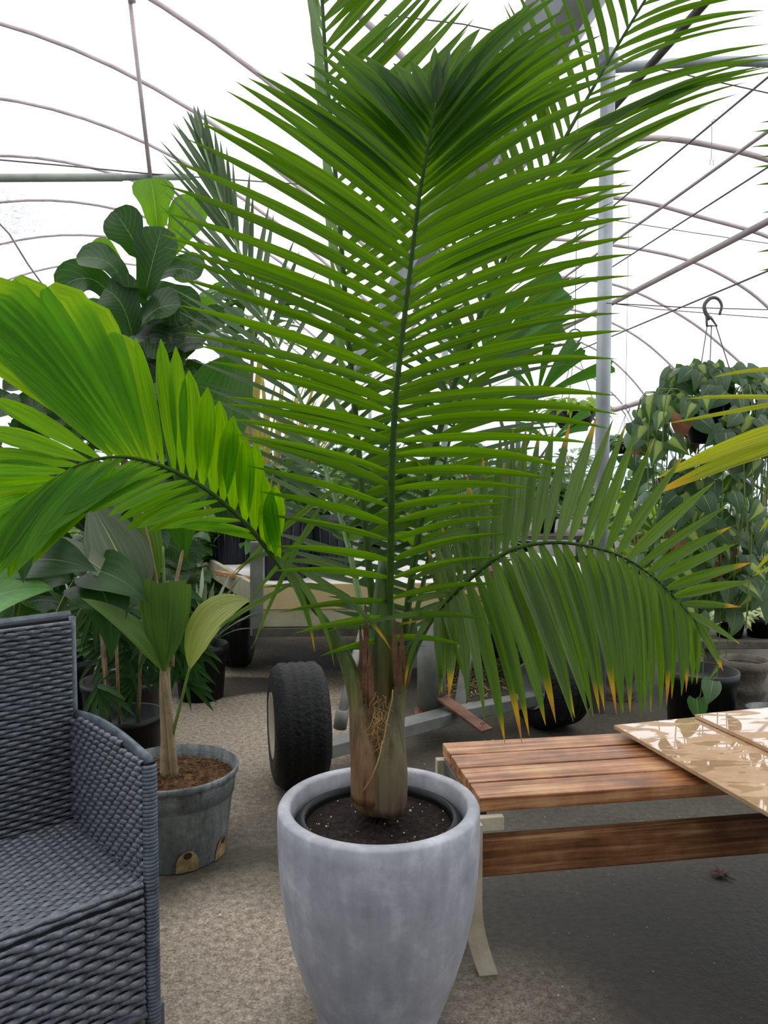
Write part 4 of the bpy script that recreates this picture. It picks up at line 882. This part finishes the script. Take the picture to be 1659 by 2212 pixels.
def feather(parent, c, nf, L, nl, lw, mat, spread=.8, rs=None, ll=.35):
    rs = rs or R
    for i in range(nf):
        m = MB(); a = 6.283 * (i + rs.uniform(-.3, .3)) / nf; s = spread * rs.uniform(.5, 1.15); l = L * rs.uniform(.75, 1.1); o_ = V((math.cos(a), math.sin(a), 0))
        p0 = V(c); p1 = p0 + o_ * l * .25 * s + UP * l * .65; p2 = p0 + o_ * l * .85 * s + UP * l * (.75 - .55 * s)
        pth = [p0 * (1 - t) ** 2 + p1 * 2 * t * (1 - t) + p2 * t * t for t in [q / 16 for q in range(17)]]
        m.tube(pth, (.006, .002), 5); sd = V((-o_.y, o_.x, 0))
        for k2 in range(nl):
            t = .22 + .76 * (k2 + .5) / nl; j = min(int(t * 16), 15); b = pth[j].lerp(pth[j + 1], t * 16 - j); tg = (pth[j + 1] - pth[j]).normalized()
            w_ = math.sin(math.pi * min(1, .18 + .8 * t)) * .8 + .25
            for sg in (-1, 1):
                d = (sd * sg * .9 + tg * .55 + UP * .12).normalized(); q = ll * l * w_ * rs.uniform(.85, 1.1)
                m.blade(b, b + d * q * .55 + UP * q * .05, b + d * q - UP * q * .22, lw, (UP * .6 - tg * .2 + V((0, -.5, 0))).normalized(), PR['palm'], 5, .3, 2, rn=(rs.random(), rs.random()))
        m.build('frond', M[mat], parent)

# fiddle leaf fig behind on the left
fc = P(255, 1000, 3.5); fig = thing('fiddle_leaf_fig', 'tall fiddle leaf fig with big dark leaves behind the young potted palm', 'plant', V((fc.x, fc.y, 0)))
m = MB(); m.lathe([(.001, 0), (.15, 0), (.17, .3), (.178, .3), (.178, .33), (.165, .33), (.16, .28), (.001, .28)], (fc.x, fc.y, 0), 32); m.build('nursery_pot', M['blackpot'], fig)
m = MB(); m.tube(smooth_path([V((fc.x, fc.y, .28)), P(270, 900, 3.5), P(290, 700, 3.5), P(315, 560, 3.5), P(345, 450, 3.5)], 16), (.016, .008), 8); m.tube(smooth_path([V((fc.x, fc.y, .3)), P(235, 960, 3.45), P(210, 800, 3.45), P(205, 690, 3.45)], 12), (.014, .007), 8); m.build('stem', M['brown_stem'], fig)
FL = [((305, 560), (290, 510), (245, 455), 88, 'fiddle', 0), ((312, 640), (330, 560), (350, 490), 96, 'fiddle', 0), ((268, 622), (250, 545), (165, 558), 80, 'fiddle', 0), ((262, 600), (240, 540), (190, 545), 70, 'fiddle_new', .06), ((250, 660), (205, 560), (122, 628), 85, 'fiddle', .05),
      ((285, 725), (270, 640), (225, 625), 110, 'fiddle', -.05), ((290, 720), (330, 650), (390, 660), 90, 'fiddle', -.04), ((340, 500), (335, 430), (325, 385), 90, 'fiddle_new', .05), ((350, 560), (400, 500), (420, 420), 80, 'fiddle_new', .08), ((335, 600), (390, 560), (430, 600), 90, 'fiddle', .05),
      ((320, 620), (370, 640), (420, 690), 95, 'fiddle', .02), ((290, 730), (340, 720), (380, 760), 110, 'fiddle', -.02), ((270, 740), (230, 740), (190, 800), 100, 'fiddle', 0), ((300, 780), (340, 780), (365, 840), 110, 'fiddle', 0), ((380, 660), (420, 650), (460, 700), 80, 'fiddle_new', .15), ((300, 850), (270, 800), (240, 830), 90, 'fiddle', 0)]
m = MB()
for b, c, t, w_, mt, dd in FL:
    q = m if mt == 'fiddle' else MB()
    q.blade(P(*b, 3.45 + dd), P(*c, 3.38 + dd), P(*t, 3.40 + dd), w_ / F * 3.4, V((R.uniform(-.4, .4), -1, R.uniform(.2, .7))).normalized(), PR['fiddle'], 14, .12, 6, wave=.02, cup=.12)
    if q is not m: q.build('young_leaf', M['fiddle_new'], fig)
for i in range(120):
    z = R.uniform(1.1, 1.98); x_ = R.uniform(-1.8, -.72); b = V((x_, fc.y + R.uniform(-.1, .25), z - abs(x_ + 1.1) * .25)); a = R.uniform(0, 6.283); d = V((math.cos(a), -.4, R.uniform(-.2, .7))).normalized(); l = R.uniform(.17, .27)
    m.blade(b, b + d * l * .55 + UP * .03, b + d * l - UP * l * R.uniform(0, .5), l * .6, V((R.uniform(-.6, .6), -.8, R.uniform(.1, 1))).normalized(), PR['fiddle'], 10, .12, 4, wave=.02, cup=.1)
for i in range(95):
    z = R.uniform(.62, 1.72); a = R.uniform(0, 6.283); sx_ = lerp(.5, .22, (z - .6) / 1.2); b = V((fc.x - .12 + (z - .6) * .17 + math.cos(a) * sx_ * .5, fc.y + math.sin(a) * .16, z)); d = V((math.cos(a), math.sin(a) * .7 - .3, R.uniform(.0, .7))).normalized(); l = R.uniform(.17, .26)
    m.blade(b, b + d * l * .55 + UP * .03, b + d * l - UP * l * R.uniform(0, .5), l * .58, V((R.uniform(-.6, .6), -.8, R.uniform(.1, 1))).normalized(), PR['fiddle'], 10, .12, 4, wave=.02, cup=.1)
m.build('foliage', M['fiddle'], fig)

# elephant ear and dark broadleaf behind the chair
ec = P(-10, 1000, 2.75); ear = thing('elephant_ear', 'elephant ear plant with a big bright heart leaf rising over the armchair back', 'plant', V((ec.x, ec.y, 0)))
m = MB(); m.lathe([(.001, 0), (.13, 0), (.15, .28), (.16, .28), (.16, .31), (.145, .31), (.14, .27), (.001, .27)], (ec.x, ec.y, 0), 32); m.build('nursery_pot', M['blackpot'], ear)
for b, c, t, w_, mt in (((-95, 1330), (5, 1262), (114, 1272), 160, 'ear'), ((60, 1210), (130, 1200), (210, 1235), 120, 'dark'), ((190, 1250), (250, 1270), (240, 1430), 135, 'dark'), ((200, 1230), (260, 1240), (320, 1300), 110, 'dark'), ((20, 1120), (60, 1150), (50, 1260), 120, 'dark'), ((-30, 1050), (30, 1040), (75, 1120), 110, 'mid')):
    m = MB(); m.blade(P(*b, 2.6), P(*c, 2.5), P(*t, 2.48), w_ / F * 2.5, V((.1, -1, .7)).normalized(), PR['heart'], 16, .1, 8, lobe=.22, wave=.012, cup=.08); m.build('leaf', M[mt], ear)
m = MB()
for t_ in ((120, 1340), (165, 1250)), ((165, 1345), (215, 1240)), ((30, 1350), (60, 1230)):
    m.tube(smooth_path([V((ec.x, ec.y, .27)), P(t_[0][0], t_[0][1], 2.66), P(t_[1][0], t_[1][1], 2.6)], 10), (.014, .008), 8)
m.build('leaf_stalk', M['stem'], ear)
rc = P(262, 1000, 3.0); rh = thing('lady_palm', 'dark lady palm in a black pot between the armchair and the young palm', 'palm', V((rc.x, rc.y, 0)))
m = MB(); m.lathe([(.001, 0), (.12, 0), (.135, .30), (.145, .30), (.145, .33), (.13, .33), (.125, .29), (.001, .29)], (rc.x, rc.y, 0), 40); m.build('nursery_pot', M['blackpot'], rh)
m = MB()
for i in range(30):
    c = V((rc.x + R.uniform(-.12, .24), rc.y + R.uniform(-.1, .2), R.uniform(.42, .82))); a0 = R.uniform(0, 6.28)
    for j in range(7):
        a = a0 + (j - 3) * .42; l = R.uniform(.11, .17); d = V((math.cos(a), -.35, math.sin(a) * .7 - .25)).normalized()
        m.blade(c, c + d * l * .5, c + d * l - UP * l * .35, .022, V((0, -1, .6)).normalized(), PR['strap'], 5, .3, 2)
m.build('foliage', M['dark'], rh)
m = MB()
for i in range(6): a = R.uniform(0, 6.28); m.tube([V((rc.x + math.cos(a) * .06, rc.y + math.sin(a) * .06, .28)), V((rc.x + math.cos(a) * .09, rc.y + math.sin(a) * .08, .7))], .006, 6)
m.build('stem', M['brown_stem'], rh)

# fishtail palm seen between the fronds, right of centre
hc = P(1150, 1000, 4.6); fp = thing('fishtail_palm', 'fishtail palm with jagged wedge leaflets in front of the grey post', 'palm', V((hc.x - .25, hc.y + .7, .6)))
m = MB()
for hub, tips in (((1160, 862), ((1242, 735), (1262, 758), (1325, 788), (1187, 738), (1100, 800), (1085, 850), (1120, 770))), ((1050, 800), ((1210, 592), (1222, 622), (1236, 652), (1216, 682), (1220, 712), (1120, 640), (1040, 660), (1000, 700), (1080, 600))), ((1188, 958), ((1270, 890), (1268, 922), (1120, 920), (1150, 890))), ((1060, 880), ((960, 800), (980, 760), (1010, 850), (930, 860)))):
    for t in tips:
        a, b = P(*hub, 4.6), P(*t, 4.55 + R.uniform(-.15, .15)); m.blade(a, (a + b) / 2 + UP * .04, b, (b - a).length * .19, V((R.uniform(-.5, .5), -1, R.uniform(-.2, .5))).normalized(), PR['fish'], 8, .35, 4, jag=.14)
m.build('foliage', M['fish'], fp)
m = MB(); b0 = V((hc.x - .25, hc.y + .7, .8))
m.tube(smooth_path([V((b0.x, b0.y, .8)), P(1095, 1000, 5.0), P(1050, 800, 4.6)], 10), (.02, .008), 8); m.tube(smooth_path([b0, P(1130, 980, 4.9), P(1160, 862, 4.6)], 10), (.014, .006), 8); m.tube(smooth_path([b0, P(1150, 1010, 4.9), P(1188, 958, 4.6)], 10), (.012, .005), 8)
m.build('stem', M['brown_stem'], fp)
m = MB(); m.lathe([(.001, .0), (.12, .0), (.14, .24), (.15, .24), (.15, .27), (.135, .27), (.13, .22), (.001, .22)], (b0.x, b0.y, .6), 32); m.build('nursery_pot', M['blackpot'], fp)

# hanging basket of heart-leaf vine
HC = P(1545, 900, 3.0); hb = thing('hanging_basket', 'hanging basket overflowing with variegated heart leaf vines at the right', 'hanging plant', HC)
m = MB(); m.lathe([(.001, -.1), (.09, -.1), (.125, .04), (.13, .04), (.13, .055), (.12, .055), (.115, .03), (.001, .03)], HC, 32); m.build('basket', M['blackpot'], hb)
m = MB()
for j, (a, b) in enumerate(((1508, 830), (1532, 835), (1584, 822))): m.tube([P(1537 + (j - 1) * 9, 702, 3.0), P(a, b, 3.0 + (j - 1) * .06), HC + V(((-.1, 0, .11)[j], (.05, -.11, .06)[j], .05))], .0022, 5)
m.build('hanger_wire', M['wire'], hb)
m = MB(); m.tube(smooth_path([P(1554, 680, 3.0), P(1559, 660, 3.0), P(1550, 645, 3.0), P(1535, 644, 3.0), P(1522, 658, 3.0), P(1524, 675, 3.0), P(1534, 690, 3.0)], 20), [.004, .006, .0075, .008, .0085, .008, .008], 8) if False else m.tube(smooth_path([P(1554, 680, 3.0), P(1559, 660, 3.0), P(1550, 645, 3.0), P(1535, 644, 3.0), P(1522, 658, 3.0), P(1524, 675, 3.0), P(1534, 690, 3.0)], 20), (.005, .0085), 8)
m.tube([P(1526, 684, 3.0), P(1527, 704, 3.0), P(1548, 704, 3.0), P(1534, 684, 3.0)], .005, 6); m.build('hook', M['wire'], hb)
ms = {'philo': MB(), 'philo_lime': MB(), 'philo_brown': MB()}; mv = MB(); rs = random.Random(21)
def hleaf(c, sz, mt, dn=None):
    d = dn or V((rs.uniform(-1, 1), rs.uniform(-.5, .1), -.8)).normalized(); out = V((c.x - HC.x, c.y - HC.y, 0)); out = out.normalized() if out.length > .01 else V((0, -1, 0))
    n = (out * .8 + V((0, -.8, .55)) + V((rs.uniform(-.5, .5), rs.uniform(-.3, .3), rs.uniform(-.3, .5)))).normalized()
    q = ms[mt] if mt != 'philo_brown' else MB()
    q.blade(c, c + d * sz * .5 + n * sz * .1, c + d * sz - n * sz * .1, sz * .78, n, PR['heart'], 10, -.1, 6, lobe=.16, cup=-.05, rn=(rs.random(), rs.random()))
    if mt == 'philo_brown': q.build('withered_leaf', M[mt], hb)
for i in range(470):
    u = rs.random(); a = rs.uniform(0, 6.283)
    if i < 210: z = .19 - u * .3; r = .10 + .2 * math.sin(min(1, (.22 - z) / .34) * 1.57) * rs.uniform(.7, 1.05)
    else: z = -.1 - u ** .8 * .62; r = rs.uniform(.06, .32) * (1 - .25 * u)
    hleaf(HC + V((math.cos(a) * r * 1.12, math.sin(a) * r * .8, z)), rs.uniform(.065, .105), rs.choices(['philo', 'philo_lime', 'philo_brown'], [.56, .4, .04])[0])
for i in range(34):
    a = rs.uniform(0, 6.283); r = rs.uniform(.15, .3); zb = -rs.uniform(.3, .8); b = HC + V((math.cos(a) * .12, math.sin(a) * .12, .05))
    q = smooth_path([b, HC + V((math.cos(a) * r, math.sin(a) * r * .7, .08)), HC + V((math.cos(a) * r * 1.1, math.sin(a) * r * .8, zb * .5)), HC + V((math.cos(a) * r + rs.uniform(-.04, .04), math.sin(a) * r * .8, zb))], 14); mv.tube(q, .0022, 5)
for x, y in ((1540, 1490), (1505, 1530), (1560, 1450), (1475, 1400), (1420, 1420), (1600, 1350), (1500, 1330), (1450, 1330), (1520, 1250), (1600, 1260), (1400, 1180), (1440, 1250)):
    c = P(x, y - 20, 2.95 + rs.uniform(-.05, .1)); hleaf(c, .1, rs.choice(['philo', 'philo_lime'])); mv.tube(smooth_path([HC + V(((c.x - HC.x) * .7, -.1, -.3)), c + V((.02, 0, .08)), c], 8), .002, 5)
mv.build('vine', M['stem'], hb)
for kx in ('philo', 'philo_lime'): ms[kx].build({'philo': 'foliage', 'philo_lime': 'variegated_foliage'}[kx], M[kx], hb)

# yellow-green palm standing outside the frame on the right, its leaf ends reach in
yc = V((2.3, 2.78, 0)); yp = thing('feather_palm', 'yellowing palm whose leaf ends reach in from the right edge', 'palm', yc)
m = MB(); m.lathe([(.001, .0), (.13, 0), (.15, .3), (.16, .3), (.16, .33), (.14, .33), (.001, .29)], yc, 32); m.build('nursery_pot', M['blackpot'], yp)
m = MB(); m.tube(smooth_path([yc + UP * .28, V((2.1, 2.65, .8)), P(1800, 960, 2.35), P(1760, 860, 2.3)], 12), (.03, .01), 8); m.build('trunk', M['cane'], yp)
m = MB(); m2 = MB()
for b, c, t, w_, d in (((1790, 905), (1660, 925), (1420, 1032), 40, 2.25), ((1800, 930), (1640, 960), (1408, 1070), 36, 2.24), ((1790, 870), (1620, 850), (1480, 862), 12, 2.3), ((1790, 850), (1640, 880), (1440, 915), 12, 2.3), ((1790, 800), (1640, 790), (1540, 815), 12, 2.3), ((1760, 1050), (1690, 1080), (1640, 1150), 14, 2.3), ((1750, 1100), (1680, 1180), (1625, 1240), 12, 2.3), ((1740, 1200), (1690, 1210), (1625, 1245), 9, 2.3)):
    m.blade(P(*b, d), P(*c, d), P(*t, d), w_ / F * d, V((.1, -1, .5)).normalized(), PR['strap'], 12, .3, 4)
m.tube(smooth_path([P(1770, 870, 2.3), P(1792, 900, 2.25), P(1780, 1000, 2.28), P(1740, 1205, 2.3)], 12), (.008, .004), 6); m.tube([P(1770, 870, 2.3), P(1800, 795, 2.3)], .005, 6)
m.build('frond', M['palm_yellow'], yp)
for t in ((1625, 285), (1640, 265), (1618, 318), (1625, 362), (1640, 340), (1630, 400), (1645, 460), (1632, 545), (1640, 585)):
    m2.blade(P(1790, 300 + (t[1] - 285) * .8, 2.5), P(1720, t[1] - 10, 2.45), P(*t, 2.42), .022, V((.1, -1, .5)).normalized(), PR['palm'], 8, .3)
m2.tube(smooth_path([P(1800, 960, 2.35), P(1800, 640, 2.5), P(1790, 300, 2.5), P(1770, 240, 2.5)], 14), (.008, .004), 6)
m2.build('frond', M['palm'], yp)

# ------------------------------------------------------------------ right side: pots, trays and bench
c = V((P(1525, 1000, 3.55).x, 3.55, 0)); t = tub('nursery_pot', 'big black nursery pot on the ground under the hanging basket', 'plant pot', c, .155, .36, 'blackpot')
for px, d, lab in ((1618, 3.75, 'short stack of grey ribbed pots right of the big black pot'), (1340, 4.35, 'ribbed dark pot stack between the post and the big black pot'), (1100, 5.35, 'round ribbed black pot stack behind the right wagon tyre')):
    c = V((P(px, 1000, d).x, d, 0)); tub('pot_stack', lab, 'plant pot', c, .105 if px != 1100 else .14, .36 if px != 1100 else .36, 'stone' if px != 1100 else 'blackpot', .95, None, 4)
c = V((P(1668, 1000, 3.5).x, 3.5, 0)); tub('nursery_pot', 'grey pot cut by the right edge beside the ribbed stack', 'plant pot', c, .08, .2, 'greypot')
sb = thing('display_bench', 'dark low bench full of pots behind the hanging basket', 'bench', V((2.1, 4.3, 0)))
m = MB(); m.box((2.15, 4.3, .38), (1.1, .7, .04)); m.build('bench_top', M['stone'], sb, False, .003)
for x in (1.66, 2.64):
    for y in (4.0, 4.6):
        m = MB(); m.box((x, y, .18), (.05, .05, .36)); m.build('leg', M['stone'], sb, False, .003)
def potted(name, label, cat, c, pr_, ph, potmat='blackpot', group=None):
    t = thing(name, label, cat, c, group); m = MB(); m.lathe([(.001, 0), (pr_ * .8, 0), (pr_ * .96, ph * .85), (pr_ * 1.04, ph * .86), (pr_ * 1.04, ph), (pr_ * .94, ph), (pr_ * .92, ph * .86), (.001, ph * .85)], c, 24); m.build('nursery_pot', M[potmat], t); return t
for i, (x, y, lab) in enumerate(((1.78, 4.06, 'pale woolly succulent at the left end of the low bench'), (1.94, 4.07, 'pale succulent rosette second from the left end of the low bench'), (2.10, 4.1, 'pale green succulent farthest right on the low bench'))):
    t = potted('succulent', lab, 'succulent', V((x, y, .40)), .075, .09); bushy(t, V((x, y, .48)), 70, .08, .06, .075, .034, 'succ', 'ovate', .7, up=.9, cross=4, cup=-.3)
for i, (x, y, lab, mt) in enumerate(((1.72, 4.5, 'leafy green pot plant at the back left of the low bench', 'mid'), (2.0, 4.52, 'dark leafy pot plant at the back right of the low bench', 'dark'))):
    t = potted('pot_plant', lab, 'plant', V((x, y, .40)), .08, .1); bushy(t, V((x, y, .48)), 46, .06, .22, .13, .06, mt, 'ovate', .5)

# ------------------------------------------------------------------ plants on and beyond the wagon
rs = random.Random(5)
def bench_row(name, label, x0, x1, y, z, dep=.8):
    b = thing(name, label, 'bench', V(((x0 + x1) / 2, y, 0))); m = MB(); m.box(((x0 + x1) / 2, y, z - .02), (x1 - x0, dep, .04)); m.build('bench_top', M['greywood'], b, False)
    for x in (x0 + .1, x1 - .1):
        for yy in (y - dep / 2 + .06, y + dep / 2 - .06):
            m = MB(); m.box((x, yy, (z - .04) / 2), (.06, .06, z - .04)); m.build('leg', M['greywood'], b, False)
    return b
bench_row('plant_bench', 'long plant bench behind the wagon at mid distance', -3.2, 2.2, 8.2, .6)
bench_row('plant_bench', 'far plant bench near the back wall of the house', -4.5, 3.4, 13.0, .7)
PL = [  # kind, px, depth, z, size, material, label
 ('strap', 520, 6.7, 0, 2.5, 'straw', 'tall yellow-green strap leaf plant behind the fig'),
 ('strap', 590, 10.6, 0, 2.8, 'straw', 'yellowing strap leaf plant right of its taller neighbour'),
 ('broad', 570, 5.75, .6, .9, 'mid', 'broad green leaf plant behind the dark tubs'),
 ('feather', 800, 10.6, 0, 2.1, 'silver', 'pale feathery palm far behind the main palm stem'),
 ('feather', 960, 6.9, 0, 1.9, 'mid', 'green feathery palm right of the big palm trunk'),
 ('broad', 640, 8.2, .6, .8, 'dark', 'dark leafy bush at the left of the bench behind the wagon'),
 ('broad', 770, 8.2, .6, .8, 'lime', 'lime green bush in the middle of the bench behind the wagon'),
 ('broad', 1000, 8.3, .6, .75, 'mid', 'rounded green bush on the bench behind the palm fronds'),
 ('strap', 1090, 8.2, .6, .8, 'silver', 'silvery strap leaf plant on the bench left of the grey post'),
 ('broad', 1180, 8.2, .6, .7, 'mid', 'green leafy bush just left of the grey post'),
 ('feather', 1130, 10.4, .0, 2.0, 'silver', 'pale fine leaved palm standing left of the grey post'),
 ('broad', 1340, 7.8, .0, 1.15, 'mid', 'green shrub right of the grey post'),
 ('broad', 1390, 6.0, .0, 1.0, 'lime', 'light green shrub between the post and the hanging basket'),
 ('broad', 1460, 7.0, .0, 1.3, 'dark', 'dark shrub behind the hanging basket'),
 ('broad', 1600, 6.0, .0, 1.25, 'mid', 'green shrub at the right edge behind the hanging basket'),
 ('feather', 30, 5.2, .0, 1.5, 'lime', 'lime green palm far left behind the fig'),
 ('broad', 60, 4.4, .0, 1.5, 'dark', 'dark glossy shrub at the left edge below the fig'),
 ('broad', 130, 4.0, .0, 1.15, 'mid', 'leafy green shrub below the fig at the left'),
 ('broad', 392, 5.6, .0, .75, 'mid', 'small green shrub left of the wagon'),
 ('strap', 428, 4.35, .0, .55, 'silver', 'spider leaf plant with pale striped leaves left of the wagon'),
 ('broad', 300, 6.9, .0, 1.4, 'mid', 'tall green shrub standing behind the fig'),
 ('broad', 860, 13, .7, 1.0, 'mid', 'distant green bush behind the main palm stem'),
 ('broad', 960, 13, .7, .9, 'lime', 'distant light green bush right of the main palm stem'),
 ('broad', 1060, 13, .7, 1.0, 'mid', 'distant green bush on the far bench left of the post'),
 ('broad', 1240, 13, .7, .9, 'silver', 'distant pale bush at the right end of the far bench'),
 ('broad', 720, 13, .7, 1.1, 'mid', 'distant green bush left of the main palm stem'),
 ('broad', 600, 13, .7, 1.1, 'dark', 'distant dark bush at the left of the far bench')]
for kind, px, d, z, sz, mt, lab in PL:
    p = P(px, 1000, d); c = V((p.x, p.y, z)); ph = .16 if z else .3; pr_ = .11 if z else .15
    t = potted({'strap': 'strap_leaf_plant', 'broad': 'leafy_shrub', 'feather': 'feather_palm'}[kind], lab, 'palm' if kind == 'feather' else 'plant', c, pr_, ph)
    b = c + UP * ph * .85
    if kind == 'strap': strap_plant(t, b, 46, sz * .95, .05 if sz > 1 else .028, mt, .45 if sz > 1 else .9, .3, rs=rs)
    elif kind == 'feather': feather(t, b, 11, sz, 24, .02, mt, .8, rs)
    else:
        bushy(t, b, int(150 if d < 10 else 110), sz * .26, sz * .8, .2 * (.7 + sz * .4), .095, mt, 'ovate', .45, rs=rs, up=.8)
        m = MB()
        for i in range(4): a = rs.uniform(0, 6.28); m.tube([b, b + V((math.cos(a) * sz * .16, math.sin(a) * sz * .16, sz * .7))], .008, 5)
        m.build('stem', M['brown_stem'], t)
tr = V((P(540, 1000, 5.7).x, 5.7, .6)); t = potted('young_tree', 'slim pale trunked young tree in a pot behind the tubs', 'tree', tr, .11, .2)
m = MB(); m.tube(smooth_path([tr + UP * .15, P(546, 1060, 5.7), P(541, 900, 5.7), P(548, 700, 5.75)], 12), (.022, .012), 8); m.tube(smooth_path([tr + UP * .15, P(556, 1080, 5.68), P(530, 960, 5.65), P(505, 800, 5.65)], 12), (.016, .008), 8); m.build('trunk', M['brown_stem'], t)
bushy(t, P(548, 760, 5.7), 60, .22, .5, .26, .11, 'mid', 'ovate', .5, rs=rs)
for px, py, d, lab in ((1240, 900, 5.6, 'small hanging basket of yellow-green trailers left of the grey post'), (1350, 965, 9.0, 'distant hanging basket just right of the grey post')):
    c = P(px, py, d); t = thing('hanging_basket', lab, 'hanging plant', c); s_ = .16
    m = MB(); m.lathe([(.001, -s_ * .5), (s_ * .6, -s_ * .5), (s_, .03), (s_ * .9, .03), (.001, 0)], c, 24); m.build('basket', M['blackpot'], t)
    m = MB(); tp = c + UP * (.5 if d < 6 else .36)
    for a in (0, 2.1, 4.2): m.tube([c + V((math.cos(a) * s_, math.sin(a) * s_, .03)), tp], .003, 5)
    m.tube([tp + UP * .1, V((tp.x, tp.y, 3.85 if d < 6 else 4.25))], .003, 5)
    m.build('hanger_wire', M['wire'], t)
    m = MB(); m.tube([tp + V((.045 * math.cos(a / 10 * 4.4 - 1.1) , 0, .06 + .045 * math.sin(a / 10 * 4.4 - 1.1))) for a in range(11)] + [tp], .006, 6); m.build('hook', M['wire'], t)
    bushy(t, c + UP * .02, 70, s_ * .9, .1, .16, .04, 'lime' if d < 6 else 'mid', 'strap', .8, rs=rs)

# ------------------------------------------------------------------ floor litter
m = MB()
for i in range(420):
    x, y = R.uniform(-.9, 1.5), R.uniform(1.35, 3.6) if i % 3 else R.uniform(2, 5)
    q = R.uniform(.0008, .0022) * (1.8 if R.random() < .06 else 1)
    m.lathe([(.0002, 0), (q, q * .3), (q * .7, q), (.0002, q * 1.2)], (x, y, 0), 5)
o = m.build('perlite_specks', M['perlite'], None, False); tag(o, 'white perlite specks scattered over the wet concrete floor', 'litter', kind='stuff')
m = MB()
for i in range(900):
    p = G(R.gauss(1010, 42), R.gauss(1432, 34)); a = R.uniform(0, 3.14); m.box(V((p.x, p.y, R.uniform(.002, .012))), (R.uniform(.02, .05), R.uniform(.003, .008), .002), (V((math.cos(a), math.sin(a), R.uniform(-.2, .2))).normalized(), V((-math.sin(a), math.cos(a), 0)), UP))
o = m.build('dry_leaf_litter', M['drybits'], None, False); tag(o, 'yellow dry leaf litter on the floor under the wagon', 'litter', kind='stuff')
m = MB(); p = G(1555, 1892); lp = []
for i in range(16):
    r = .035 if i % 2 == 0 else .017; a = 2 * math.pi * i / 16; lp.append(p + V((math.cos(a) * r, math.sin(a) * r * .9, .004 + .012 * math.cos(a * 2) ** 2)))
n = m.add([p + UP * .006] + lp)
for i in range(16): m.face([n, n + 1 + i, n + 1 + (i + 1) % 16])
m.tube([p + UP * .005, p + V((.03, -.04, .008))], .001, 5)
o = m.build('dry_leaf', M['redleaf'], None, False, origin=p, solid=.001); tag(o, 'curled red-brown fallen leaf on the dark wet floor at the right', 'leaf')
for px, py, s_, lab in ((475, 1980, .007, 'single pale seed husk on the floor left of the planter'),):
    p = G(px, py); m = MB(); m.lathe([(.0005, -s_), (s_ * .45, -s_ * .3), (s_ * .5, s_ * .3), (.0005, s_)], p + UP * .004, 10, axis=(.4, .9, .1)); o = m.build('seed_husk', M['perlite'], None, origin=p); tag(o, lab, 'seed')

p = P(1625, 195, 5.2) + AX * .479; hg = thing('wire_hook', 'empty thin wire hook dangling from a roof wire right of the grey post', 'hook', p)
m = MB(); m.tube([p + V((.02, 0, .012)), p + V((.012, 0, .02)), p + V((0, 0, .022)), p + V((-.01, 0, .01)), p + V((-.008, 0, -.24)), p + V((-.02, 0, -.28)), p + V((.008, 0, -.29)), p + V((.004, 0, -.25))], .0025, 5); m.build('hook_wire', M['wire'], hg)
